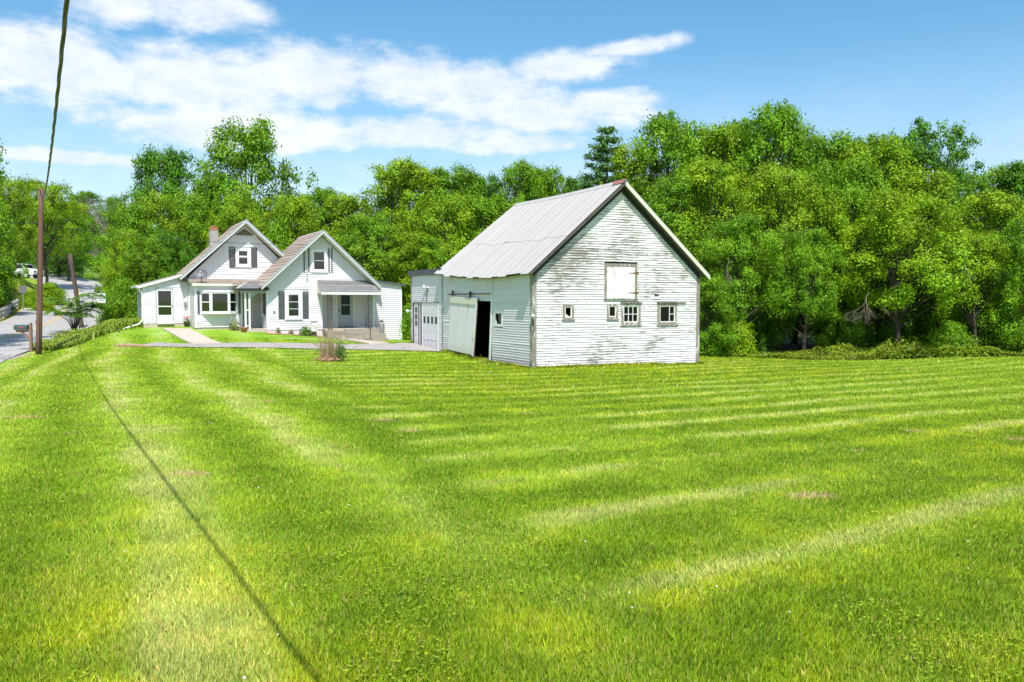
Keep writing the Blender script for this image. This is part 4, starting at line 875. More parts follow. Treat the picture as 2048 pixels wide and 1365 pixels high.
    mb = MB(); mb.box(5.95, 6.4, .2, 1.0, .02, .06, FE); mb.build('door_mat', m_black, root)
    for a in (5.17, 5.40):
        mb = MB(); mb.box(a, a + .10, .0, .10, .02, 2.12, FRONT(-3.85)); mb.build('porch_post', m_trim, root)
    mb = MB(); mb.box(5.27, 5.40, .02, .08, 1.1, 1.17, FRONT(-3.85)); mb.box(5.27, 5.40, .02, .08, .18, .24, FRONT(-3.85)); mb.build('post_rail', m_trim, root)
    mb = MB(); mb.box(4.95, 6.46, -.02, .12, 2.12, 2.3, FRONT(-3.85)); mb.build('porch_beam', m_trimgrey, root)
    # scalloped bracket
    arc = [(5.5, 0, 2.12), (5.95, 0, 2.12), (5.90, 0, 2.06), (5.80, 0, 2.04), (5.74, 0, 1.98), (5.66, 0, 1.94), (5.6, 0, 1.86), (5.56, 0, 1.76), (5.5, 0, 1.72)]
    mb = MB(); mb.prism(arc, (0, .05, 0), FRONT(-3.82)); mb.build('porch_bracket', m_trimgrey, root)
    mb = MB(); pk = [(4.72, -4.15, 2.38), (6.5, -4.15, 2.40), (6.42, -2.4, 2.86), (5.75, -2.4, 2.86), (4.72, -2.6, 2.44)]
    mb.prism([(x, y, z - .07) for x, y, z in pk[:4]], (0, 0, .06)); mb.prism([(4.72, -4.15, 2.31), (5.75, -2.4, 2.79), (4.72, -2.55, 2.40)], (0, 0, .06)); rf = mb.build('porch_roof', m_darkwood, root)
    shingles(rf, (4.72, -4.18, 2.38), (6.44, -4.18, 2.40), (6.40, -2.4, 2.87), (5.75, -2.4, 2.87), 8, 8, m_greysh)
    mb = MB(); mb.tube([(4.72, -4.17, 2.41), (5.75, -2.42, 2.90)], .025, 6); mb.build('hip_flashing', m_trim, rf)
    mb = MB(); mb.box(4.7, 6.44, -4.24, -4.17, 2.28, 2.37); mb.build('gutter', m_black, rf)
    # --- right gable block
    GY = -4.0; FG = FRONT(GY); xc, x0, x1 = 9.67, 6.45, 12.9
    rg = lambda z: (xc - (5.62 - z) / .92, xc + (5.62 - z) / .92)
    porch = (9.75, 12.72, -1, 2.42)
    backing(FG, x0, x1, .0, 2.66, [porch], root, m_vinyl, 'wall', gable=5.62)
    clapboards(FG, x0 + .06, x1 - .06, -.05, 5.5, ST, [(7.1, 8.93, .58, 2.28), (8.82, 10.2, 3.4, 4.8), porch], root, m, rake=rg, name='siding', th=.046, single=True, joint=0, wob=0)
    wall(LEFTW(x0), GY, -1.5, .0, 2.62, [(-3.6, -2.2, .75, 2.3)], step=ST); backing(BACKW(2.0), x0, x1, 0, 2.66, [], root, m_vinyl, 'wall', gable=5.6)
    window(LEFTW(x0), -3.3, -2.5, .8, 2.25, root, m_trim, m_trim, 1, 2, glass=m_glass, deep=-.006); shutter(LEFTW(x0), -3.75, -3.35, .8, 2.25, root); 
    mb = MB(); mb.box(x0, x0 + .09, 0, .036, -.05, 2.7, FG); mb.build('corner_trim', m_trim, root)
    mb = MB(); mb.box(x0 - .02, 14.84, GY + .02, 2, -.9, -.04); mb.build('foundation', m_stone, root)
    w = window(FG, 7.49, 8.50, .60, 2.24, root, m_trim, m_trim, 1, 3, cas=.17, sash=.04, glass=m_glass, out=.06, header=.04, deep=-.006)
    shutter(FG, 7.11, 7.46, .6, 2.24, root); shutter(FG, 8.54, 8.89, .62, 2.24, root)
    p = MB(); p.box(6.78, 6.92, .03, .06, .92, 1.06, FG); p.build('dryer_vent', m_steel, root)
    w = window(FG, 9.08, 10.06, 3.44, 4.80, root, m_trim, m_trim, 1, 2, cas=.14, sash=.035, glass=m_glass, out=.055, deep=-.006)
    for a in (8.62, 8.90, 10.13, 10.31):
        p = MB(); p.box(a, a + .07, .03, .06, 3.38, 4.88, FG); p.build('shutter_stile', m_shutter, root)
    p = MB(); p.tube([FG(8.80, .1, 2.9), FG(8.80, .1, 4.95), FG(8.84, .18, 5.1), FG(8.92, .2, 5.05)], .03, 8); p.box(8.76, 8.86, .05, .15, 4.8, 4.95, FG); p.build('service_mast', m_trim, root)
    gable_roof(root, 6.05, 13.3, xc, 2.66 - .12, 5.92, GY - .66, 1.3, .22, m_brownsh, 16, 12, .4, m_trimgrey, 'right_roof')
    mb = MB(); mb.box(6.02, 6.5, GY - .38, -2.4, 2.30, 2.46); mb.build('eave_box', m_black, root)
    # recessed porch
    FP = FRONT(-2.9); backing(FP, 9.7, 12.8, .0, 2.45, [], root, m_vinyl, 'wall'); clapboards(FP, 9.75, 12.75, .0, 2.4, ST, [(10.9, 12.05, 0, 2.3)], root, m, name='siding', th=.046, single=True, joint=0, wob=0)
    mb = MB(); mb.box(9.7, 9.75, GY, -2.9, 0, 2.45); mb.box(12.72, 12.76, GY, -2.9, 0, 2.45); mb.box(9.7, 12.76, GY, -2.9, 2.42, 2.46); mb.build('porch_lining', m_vinyl, root)
    mb = MB(); mb.box(9.7, 12.75, -4.95, -2.9, -.12, -.01); mb.build('porch_floor', m_conc, root)
    d = MB(); d.box(10.98, 11.96, 0, .05, .02, 2.15, FP); d = d.build('front_door', m_trimgrey, root)
    for z0, z1 in ((.78, 1.38), (1.44, 2.02)):
        p = MB(); p.box(11.2, 11.76, .051, .056, z0, z1, FP); p.build('pane', m_glass, d)
    p = MB(); p.box(10.9, 10.97, 0, .07, 0, 2.22, FP); p.box(11.97, 12.04, 0, .07, 0, 2.22, FP); p.box(10.97, 11.97, 0, .069, 2.15, 2.22, FP); p.build('door_casing', m_trim, d)
    p = MB(); p.box(11.06, 11.1, .05, .1, 1.0, 1.16, FP); p.build('handle', m_black, d)
    mb = MB(); mb.box(11.0, 11.95, .15, .85, 0, .05, FP); mb.build('door_mat', m_black, root)
    # awning roof
    mb = MB(); mb.prism([(9.42, GY, 2.92), (9.42, -5.15, 2.2), (9.42, -5.15, 2.1), (9.42, GY, 2.1)], (.05, 0, 0)); mb.build('awning_cheek', m_cream, root)
    mb = MB(); mb.prism([(9.4, GY, 2.9), (9.4, -5.2, 2.18), (9.4, -5.2, 2.1), (9.4, GY, 2.80)], (3.55, 0, 0)); rf = mb.build('awning_roof', m_cream, root)
    shingles(rf, (9.36, -5.25, 2.19), (12.98, -5.25, 2.19), (12.9, GY, 2.95), (9.4, GY, 2.95), 10, 14, m_greysh)
    mb = MB(); mb.box(9.36, 12.98, -5.25, -5.2, 2.05, 2.19); mb.build('fascia_board', m_trim, rf)
    for a in (9.78, 12.28):          # wrought iron posts with scrollwork
        FQ = FRONT(-5.0); mb = MB()
        for b in (a, a + .26): mb.box(b, b + .03, 0, .03, -.1, 2.1, FQ)
        pp = mb.build('iron_post', m_black, root); mb = MB(); z = .0
        while z < 2.0:
            for s in (0, 1):
                cx = a + .085 + s * .12; pts = [FQ(cx + .055 * math.cos(t) * (1 - t / 12), .015, z + .07 + .06 * math.sin(t) * (1 - t / 12)) for t in np.linspace(0, 6.0, 8)]
                mb.tube(pts, .014, 4, False)
            mb.tube([FQ(a + .02, .015, z), FQ(a + .27, .015, z + .13)], .010, 4, False); z += .15
        o = mb.build('scrollwork', m_black, pp); o['kind'] = 'stuff'
    mb = MB(); mb.tube([(12.2, -5.0, .75), (12.15, -5.9, .55), (12.15, -5.9, -.7)], .02, 6); mb.tube([(12.2, -5, .75), (12.2, -4.95, -.05)], .018, 6); mb.build('handrail', m_black, root)
    # lean-to at the right end
    wall(FG, 12.9, 14.82, -.9, 2.52); wall(RIGHTW(14.82), GY, 1.8, -.9, 2.48)
    mb = MB(); mb.prism([(12.8, 0, 2.98), (15.02, 0, 2.70), (15.02, 0, 2.62), (12.8, 0, 2.88)], (0, 6.3, 0), lambda a, o, z: (a, GY - .2 + o, z)); rf = mb.build('lean_to_roof', m_trimgrey, root)
    mb = MB(); mb.prism([(12.8, 0, 3.0), (15.1, 0, 2.72), (15.1, 0, 2.68), (12.8, 0, 2.96)], (0, 6.4, 0), lambda a, o, z: (a, GY - .25 + o, z)); mb.build('roof_membrane', m_shutter, rf)
    mb = MB(); mb.prism([(12.9, 0, 2.52), (14.82, 0, 2.52), (14.82, 0, 2.62), (12.9, 0, 2.9)], (0, -.04, 0), FG); mb.build('wall', m_vinyl, root)
    return root
house = build_house()
def hloc(x, y, z=0):
    return (HOUSE[0] + x * UX - y * UY, HOUSE[1] + x * UY + y * UX, EYE - 1.74 + z)
# ------------------------------------------------------------------ stone steps, tank, dish, pots
def rock_slab(mb, x0, x1, y0, y1, z0, z1, j=.03):
    r = lambda: random.uniform(-j, j)
    mb.hexa([(x0 + r(), y0 + r(), z0), (x1 + r(), y0 + r(), z0), (x1 + r(), y1, z0), (x0 + r(), y1, z0), (x0 + r(), y0 + r(), z1 + r() * .2), (x1 + r(), y0 + r(), z1 + r() * .2), (x1 + r(), y1, z1), (x0 + r(), y1, z1)])
st = empty('stone_steps', hloc(9.6, -5.0, 0), BYAW); tag(st, 'rough tan stone steps below the shingled awning and iron posts', 'steps')
for (x0, x1, y0, y1, z0, z1) in ((.0, 1.2, -.5, .1, -.35, -.12), (1.2, 3.3, -.35, .1, -.30, -.02), (.0, 1.1, -.75, -.2, -.7, -.36), (1.1, 2.2, -.8, -.2, -.66, -.31), (2.2, 3.55, -.85, -.2, -.62, -.31), (.2, 1.5, -1.1, -.5, -1.0, -.68), (1.5, 2.7, -1.15, -.5, -.98, -.65), (2.7, 3.65, -1.0, -.5, -.98, -.62)):
    mb = MB(); rock_slab(mb, x0, x1, y0, y1, z0, z1); mb.build('stone', m_stone, st)
tk = empty('gas_tank', hloc(13.34, -4.45, -.86), BYAW); tag(tk, 'tall grey propane cylinder standing against the white lean-to wall', 'gas tank')
mb = MB(); mb.lathe((0, 0, 0), [(.17, 0), (.185, .05), (.185, 1.05), (.16, 1.15), (.09, 1.22)], 20); mb.build('body', m_tank, tk)
mb = MB(); mb.lathe((0, 0, 1.22), [(.11, 0), (.11, .13), (.10, .14)], 14); mb.build('collar', m_steel, tk)
mb = MB(); mb.box(-.34, -.22, .1, .2, 1.08, 1.22); mb.tube([(0, 0, 1.3), (-.28, .12, 1.3), (-.3, .14, 1.15), (-.28, .14, .0)], .015, 6); mb.build('regulator', m_steel, tk)
ds = empty('satellite_dish', hloc(3.0, -2.45, 2.72), BYAW); tag(ds, 'grey satellite dish on a short mast above the bay window roof', 'satellite dish')
mb = MB(); mb.box(-.25, .25, -.12, .12, 0, .02); mb.tube([(0, 0, 0), (0, 0, .28), (0, .06, .42)], .025, 8); mb.build('mast', m_black, ds)
mb = MB(); n = 20; c = Vector((0, -.0, .55)); ax = Vector((-.25, -.8, .42)).normalized(); a = ax.orthogonal().normalized(); a = Vector((1, 0, 0)) - ax * ax.x; a.normalize(); b2 = ax.cross(a); base = len(mb.v)
for r in range(5):
    for k in range(n):
        t = 2 * math.pi * k / n; q = r / 4; mb.v.append(tuple(c + a * (.34 * q * math.cos(t)) + b2 * (.30 * q * math.sin(t)) + ax * (.07 * q * q - .07)))
for r in range(4):
    for k in range(n): k2 = (k + 1) % n; mb.f.append((r * n + k, r * n + k2, (r + 1) * n + k2, (r + 1) * n + k)); mb.sm.append(True)
mb.build('reflector', m_dish, ds)
mb = MB(); mb.tube([tuple(c - b2 * .28), tuple(c + ax * .32 - b2 * .1)], .012, 6); mb.build('feed_arm', m_dish, ds)
mb = MB(); q = c + ax * .34 - b2 * .08; mb.tube([tuple(q - ax * .05), tuple(q + ax * .06)], .045, 8); mb.build('receiver', m_tank, ds)
def quads_mesh(name, P, Nn, size, col, asp=.55, fold=0.0):
    """leaf-sized diamonds at P facing Nn"""
    n = len(P); r = rng.normal(size=(n, 3)); t = np.cross(Nn, r); t /= np.linalg.norm(t, axis=1)[:, None] + 1e-9; b = np.cross(Nn, t)
    s = size[:, None]; v = np.stack([P - t * s * .5, P - b * s * asp * .5 + Nn * s * fold, P + t * s * .5, P + b * s * asp * .5 + Nn * s * fold], 1)
    return fast_mesh(name, v.reshape(-1, 3), np.arange(n * 4).reshape(n, 4), np.clip(col, 0, 1))
def rand_unit(n):
    v = rng.normal(size=(n, 3)); return v / np.linalg.norm(v, axis=1)[:, None]
def small_plant(name, loc, r, h, n, leaf, base, label, cat, mleaf=None, stems=5, flowers=None, group=None):
    root = empty(name, loc); tag(root, label, cat, group)
    mb = MB()
    for k in range(stems):
        a = random.random() * 6.28; q = random.random() * r * .7; mb.tube([(0, 0, -.03), (q * .5 * math.cos(a), q * .5 * math.sin(a), h * .5), (q * math.cos(a), q * math.sin(a), h * random.uniform(.8, 1.05))], [.012, .009, .005], 5)
    mb.build('stem', m_bark if flowers is None else m_gstem, root)
    d = rand_unit(n); d[:, 2] = np.abs(d[:, 2]); P = d * (rng.random(n) ** .5)[:, None] * np.array([r, r, h]); Nn = d * .6 + rand_unit(n) * .5 + np.array([0, -.1, .5]); Nn /= np.linalg.norm(Nn, axis=1)[:, None]
    c = np.array(base)[None] * (.6 + .8 * rng.random(n))[:, None]
    o = link('leaves', quads_mesh('leaves', P, Nn, leaf * (.6 + .8 * rng.random(n)), c), mleaf or m_grass, root); o['kind'] = 'stuff'
    if flowers is not None:
        mf, fr, nf = flowers; mb = MB()
        for k in range(nf):
            a = random.random() * 6.28; q = random.random() ** .5 * r; mb.lathe((q * math.cos(a), q * math.sin(a), h * random.uniform(.65, 1.1)), [(fr * .3, -fr * .4), (fr, 0), (fr * .6, fr * .5)], 6)
        o = mb.build('blossoms', mf, root); o['kind'] = 'stuff'
    return root
m_gstem = mat('green_stem', (.12, .2, .04), .7)
def at_ground(x, y, dz=0): return (x, y, gz(x, y) + dz)
p = hloc(2.35, -.55); small_plant('potted_flower', (p[0], p[1], gz(p[0], p[1]) + .28), .22, .34, 220, .07, (.14, .26, .05), 'pink flowers growing in a dark pot beside the meter', 'plant', flowers=(m_pink, .045, 26))
pt = MB(); pt.lathe((0, 0, 0), [(.13, 0), (.2, .28), (.21, .30)], 14); o = pt.build('flower_pot', m_darkwood); o.location = (p[0], p[1], gz(p[0], p[1]) + .0); tag(o, 'dark brown flower pot holding the pink flowers', 'flower pot')
p = hloc(4.75, -3.0); small_plant('flowering_plant', at_ground(p[0], p[1]), .38, .75, 420, .13, (.22, .34, .12), 'pale flowering plant with tall stems beside the entry porch', 'plant', flowers=(m_signw, .03, 26))
p = hloc(5.1, -3.95); pt = MB(); pt.lathe((0, 0, 0), [(.13, 0), (.2, .24), (.21, .27)], 14); o = pt.build('flower_pot', m_terra); o.location = at_ground(p[0], p[1]); tag(o, 'terracotta pot at the foot of the paired porch posts', 'flower pot')
p = hloc(8.55, -4.55); small_plant('rose_bush', at_ground(p[0], p[1]), .42, .62, 700, .12, (.10, .24, .03), 'small leafy green bush under the shuttered ground floor window', 'bush')
for q, h, lb in ((7.0, .4, 'low tuft of green stems by the corner of the right gable'), (7.75, .35, 'small reddish green plant in the bare bed under the window')):
    p = hloc(q, -4.4); small_plant('bed_plant', at_ground(p[0], p[1]), .22, h, 130, .1, (.16, .2, .06), lb, 'plant')
bed = sheet('soil_bed', [hloc(6.3, -4.9)[:2], hloc(9.6, -4.9)[:2], hloc(9.6, -4.0)[:2], hloc(6.3, -4.0)[:2]], mat('reddish_soil', (.36, .17, .09), .95, col2=(.5, .38, .27), scale=(3, 3, 3), amt=.8), .03); tag(bed, kind='structure')
fl = empty('garden_flag', at_ground(*hloc(9.05, -4.75)[:2]), BYAW); tag(fl, 'small white garden flag with a red print by the house wall', 'flag')
mb = MB(); mb.tube([(-.2, 0, 0), (-.2, 0, .92), (.18, 0, .92)], .012, 6); mb.build('flag_stand', m_black, fl)
mb = MB(); mb.box(-.18, .16, -.006, .006, .32, .88); mb.build('cloth', m_signw, fl)
mb = MB(); mb.box(-.18, .16, -.009, -.0065, .84, .89); mb.build('blue_border', m_shutter, fl)
mb = MB()
for k in range(7): mb.tube([(-.08 + .03 * k, -.008, .55 + .08 * math.sin(k)), (-.06 + .03 * k, -.008, .62 + .08 * math.sin(k + 1))], .014, 5)
mb.build('print', m_red, fl)
mb = MB(); rock_slab(mb, -.25, .25, -.12, .12, 0, .28, .03); o = mb.build('grey_stone', m_stone); o.location = at_ground(*hloc(9.0, -4.3)[:2]); tag(o, 'grey stone block against the foundation by the flag', 'stone')
m_logwood = mat('rotten_wood', (.42, .27, .17), .9, col2=(.28, .17, .11), scale=(8, 8, 8), amt=.8)
# dead trunk edging beside the drive
mb = MB(); mb.tube([(-.9, .0, .02), (-.4, .05, .08), (.3, .0, .07), (1.1, -.12, .02)], [.06, .11, .1, .05], 8); o = mb.build('fallen_log', m_logwood); o.location = at_ground(-19.6, 42.9); tag(o, 'pale rotten log lying in the grass at the end of the driveway', 'log')
# ------------------------------------------------------------------ poles, mailbox, signs, wires
def pole(x, y, top, r, lean, label, name='utility_pole', r2=None):
    z0 = gz(x, y); root = empty(name, (x, y, z0)); tag(root, label, 'utility pole'); mb = MB(); h = top - z0
    mb.tube([(lean[0] * t, lean[1] * t, -.3 + (h + .3) * t) for t in np.linspace(0, 1, 8)], [r - (r - (r2 or r * .75)) * t for t in np.linspace(0, 1, 8)], 16); mb.build('shaft', m_pole if 'tall' in label else m_pole2, root); return root
P1 = pole(-23.88, 42, EYE + 5.54, .148, (.38, 0), 'tall brown wooden utility pole at the near end of the lawn by the road')
mb = MB(); mb.box(-.02, .02, -.175, -.155, 1.55, 1.75); mb.build('tag_plate', m_steel, P1)
mb = MB(); mb.tube([(.15, -.16, 5.0), (.17, -.1, 2.0), (.14, -.12, 0)], .018, 6); mb.build('ground_wire', m_cable, P1)
P2 = pole(-30.9, 60, EYE + 3.25, .17, (-.75, 0), 'leaning dark utility pole rising from the roadside bushes across the bend')
P3 = pole(-74.6, 140, EYE + 7.3, .16, (.1, 0), 'slender brown pole far up the hill road beside the yellow sign')
P4 = pole(-67.8, 132, EYE + 5.8, .11, (0, 0), 'short dark post standing on the hill lawn right of the road', 'wooden_post'); P4['category'] = 'post'
mbx = empty('mailbox', at_ground(-25.1, 43.5)); tag(mbx, 'green metal mailbox on a brown wooden post beside the utility pole', 'mailbox')
mb = MB(); mb.box(-.06, .06, -.06, .06, -.2, 1.5); mb.build('post', m_post, mbx)
mb = MB(); mb.box(-.75, .1, -.04, .04, 1.02, 1.12); mb.prism([(-.4, -.04, 1.02), (-.05, -.04, .7), (-.05, -.04, .62), (-.52, -.04, 1.02)], (0, .08, 0)); mb.build('bracket', m_post, mbx)
mb = MB(); prof = [(-.13, 0), (.13, 0), (.13, .16)] + [(.13 * math.cos(t), .16 + .11 * math.sin(t)) for t in np.linspace(.3, math.pi - .3, 7)] + [(-.13, .16)]
mb.prism([(-.80, a, 1.13 + b) for a, b in prof], (.68, 0, 0)); mb.build('body', m_mail, mbx)
mb = MB(); mb.prism([(-.815, a * 1.03, 1.13 + b * 1.02) for a, b in prof], (.02, 0, 0)); mb.build('door', m_mail, mbx)
mb = MB(); mb.box(-.55, -.3, -.142, -.132, 1.22, 1.30); mb.build('flag', m_red, mbx)
def wire(name, A, B, sag, r, label, cat='cable', n=24, mt=None, twist=False):
    A, B = Vector(A), Vector(B); pts = []
    for i in range(n + 1): t = i / n; p = A.lerp(B, t); p.z -= sag * 4 * t * (1 - t); pts.append(p)
    mb = MB()
    if twist:
        for ph in (0, 2.1, 4.2):
            q = []; m_ = n * 8
            for i in range(m_ + 1):
                t = i / m_; p = A.lerp(B, t); p.z -= sag * 4 * t * (1 - t); a = t * 190 + ph; q.append(p + Vector((math.cos(a) * r * .7, 0, math.sin(a) * r * .7)))
            mb.tube(q, r * .62, 5)
    else: mb.tube(pts, r, 6)
    o = mb.build(name, mt or m_cable); tag(o, label, cat); return o
top1 = (-23.52, 41.9, EYE + 5.50)
wire('overhead_cable', top1, (20.7, -36.0, EYE + 6.6), 3.92, .0155, 'thick twisted black cable running from the tall pole overhead past the camera', n=60, twist=True)
top2 = (-31.62, 60, EYE + 3.1)
wire('overhead_cable', (-23.75, 42.1, EYE + 3.9), top2, .25, .012, 'thin black wire between the tall pole and the leaning pole')
mast = hloc(8.84, -4.2, 5.05)
wire('service_wire', (-23.6, 42.0, EYE + 3.75), mast, .25, .012, 'thin service wire crossing in front of the left gable to the right gable', mt=m_cable)
wire('overhead_cable', (-23.7, 42, EYE + 3.8), (-44, 46, EYE + 6.2), .3, .012, 'thin wire leaving the tall pole towards the trees on the left')
wire('overhead_cable', top2, (-74.5, 140, EYE + 7.1), .7, .014, 'thin wire along the road from the leaning pole up the hill')
# white notice sign on a steel post
sg = empty('road_sign', at_ground(-27.5, 56)); tag(sg, 'white rectangular notice sign near the road, beside the tree edge', 'sign')
zt = EYE + .42 - gz(-27.5, 56)
mb = MB(); mb.box(-.03, .03, 0, .04, -.2, zt - .1); mb.build('post', m_steel, sg)
mb = MB(); mb.box(-.27, .27, -.03, -.01, zt - .62, zt); mb.build('sign_panel', m_signw, sg)
mb = MB(); mb.prism([(-.17, -.033, zt - .05), (.13, -.033, zt - .04), (.1, -.033, zt - .12), (.0, -.033, zt - .16), (-.1, -.033, zt - .12)], (0, .002, 0))
for k, (a, b) in enumerate(((-.14, .16), (-.1, .12), (-.17, .17))):
    x = a; z = zt - .26 - k * .12
    while x < b: mb.box(x, x + .035, -.033, -.031, z, z + .055); x += .055
mb.build('lettering', mat('dark_green_print', (.04, .07, .06), .6), sg)
# back of a square sign across the road
sg = empty('road_sign', at_ground(-46.8, 80)); tag(sg, 'grey back of a square sign on the dry bank left of the road', 'sign')
zt = EYE + 1.35 - gz(-46.8, 80); mb = MB(); mb.box(-.035, .035, 0, .05, -.2, zt - .2); mb.build('post', m_steel, sg)
mb = MB(); mb.box(-.33, .33, -.03, -.01, zt - .68, zt); mb.build('sign_panel', mat('grey_sign_back', (.16, .165, .175), .5), sg)
# school crossing sign
sx, sy = -68.6, 130; sg = empty('school_sign', at_ground(sx, sy)); tag(sg, 'yellow five-sided school crossing sign beside the hill road', 'sign')
z1 = EYE + 7.35 - gz(sx, sy); mb = MB(); mb.box(-.04, .04, 0, .05, -.2, z1 - .2); mb.build('post', m_steel, sg)
mb = MB(); mb.prism([(-.42, -.03, z1 - .85), (.42, -.03, z1 - .85), (.42, -.03, z1 - .4), (0, -.03, z1), (-.42, -.03, z1 - .4)], (0, .02, 0)); mb.build('sign_panel', m_yellowsign, sg)
mb = MB()
for s, x in ((1, -.13), (.85, .14)):
    q = lambda a, b: (x + a * s, -.034, z1 - .8 + b * s)
    mb.tube([q(0, .2), q(.01, .42)], .07 * s, 6); mb.tube([q(0, .22), q(-.1, .02)], .035, 5); mb.tube([q(.02, .22), q(.1, .02)], .035, 5); mb.tube([q(.01, .48), q(.01, .56)], .055 * s, 6); mb.tube([q(.02, .4), q(.12, .25)], .03, 5)
mb.build('figures', m_black, sg)
mb = MB(); mb.box(-.3, .3, -.03, -.01, z1 - 1.2, z1 - .95); mb.build('lower_plate', m_yellowsign, sg)
# guard rail: posts and beam along the far edge of the bend
gd = empty('guard_rail', (0, 0, 0)); tag(gd, 'weathered guard rail with wooden posts along the left edge of the road', 'guard rail')
S = RS[(RS[:, 1] > 56) & (RS[:, 1] < 85)]; d = np.gradient(S[:, :2], axis=0); d /= np.linalg.norm(d, axis=1)[:, None]; E0 = np.stack([S[:, 0] - d[:, 1] * 4.0, S[:, 1] + d[:, 0] * 4.0, S[:, 2] + EYE], 1)
for zc, hh, dd in ((.72, .17, .08), (.30, .11, .05)):
    mb = MB()
    for a, b in zip(E0[:-1], E0[1:]):
        for k in range(4):
            z0 = zc + hh * (k - 2) / 2; z1 = zc + hh * (k - 1) / 2; o0 = dd * (k % 2); o1 = dd * ((k + 1) % 2)
            mb.quad((a[0] + o0, a[1], a[2] + z0), (b[0] + o0, b[1], b[2] + z0), (b[0] + o1, b[1], b[2] + z1), (a[0] + o1, a[1], a[2] + z1))
            mb.quad((a[0] + o0 - .02, a[1], a[2] + z0), (b[0] + o0 - .02, b[1], b[2] + z0), (b[0] + o1 - .02, b[1], b[2] + z1), (a[0] + o1 - .02, a[1], a[2] + z1))
    mb.build('rail', m_grail, gd)
pm = MB(); pm.box(-.09, .09, -.09, .09, -.3, .95); pmesh = pm.mesh('post'); pmesh.materials.append(m_grail)
for i in range(0, len(E0), 2):
    o = link('post', pmesh, None, gd); o.location = (E0[i, 0] - .12, E0[i, 1], E0[i, 2])
# pickup truck parked up the bank, half hidden by leaves
def truck(x, y, rz, label):
    root = empty('pickup_truck', at_ground(x, y, .02), rz); tag(root, label, 'pickup truck')
    mb = MB(); sil = [(-2.6, .5), (-2.6, 1.12), (-.5, 1.15), (-.25, 1.75), (1.0, 1.78), (1.45, 1.2), (2.45, 1.1), (2.6, .9), (2.6, .45)]
    mb.prism([(a, -.9, b) for a, b in sil], (0, 1.8, 0)); mb.build('body', m_carpaint, root)
    for s in (-1, 1):
        g = MB(); g.prism([(-.2, .905 * s, 1.2), (1.3, .905 * s, 1.2), (.95, .905 * s, 1.68), (-.15, .905 * s, 1.66)], (0, .01 * s, 0)); g.build('side_window', m_glass, root)
        for a in (-1.6, 1.65):
            w = MB(); w.tube([(a, .72 * s, .38), (a, .95 * s, .38)], .39, 20); w = w.build('wheel', m_tyre, root)
            w2 = MB(); w2.tube([(a, .945 * s, .38), (a, .965 * s, .38)], .23, 14); w2.build('rim', m_signw, w)
        h = MB(); h.box(2.55, 2.63, .6 * s - .14, .6 * s + .14, .75, .92); h.build('headlight', m_glass, root)
    g = MB(); g.prism([(1.02, -.75, 1.72), (1.02, .75, 1.72), (1.42, .78, 1.24), (1.42, -.78, 1.24)], (.015, 0, .01)); g.build('windscreen', m_glass, root)
    b = MB(); b.box(2.58, 2.7, -.85, .85, .42, .6); b.build('bumper', m_steel, root)
truck(-59.5, 101, R(-8), 'white pickup truck parked on the bank, half hidden behind the trees')
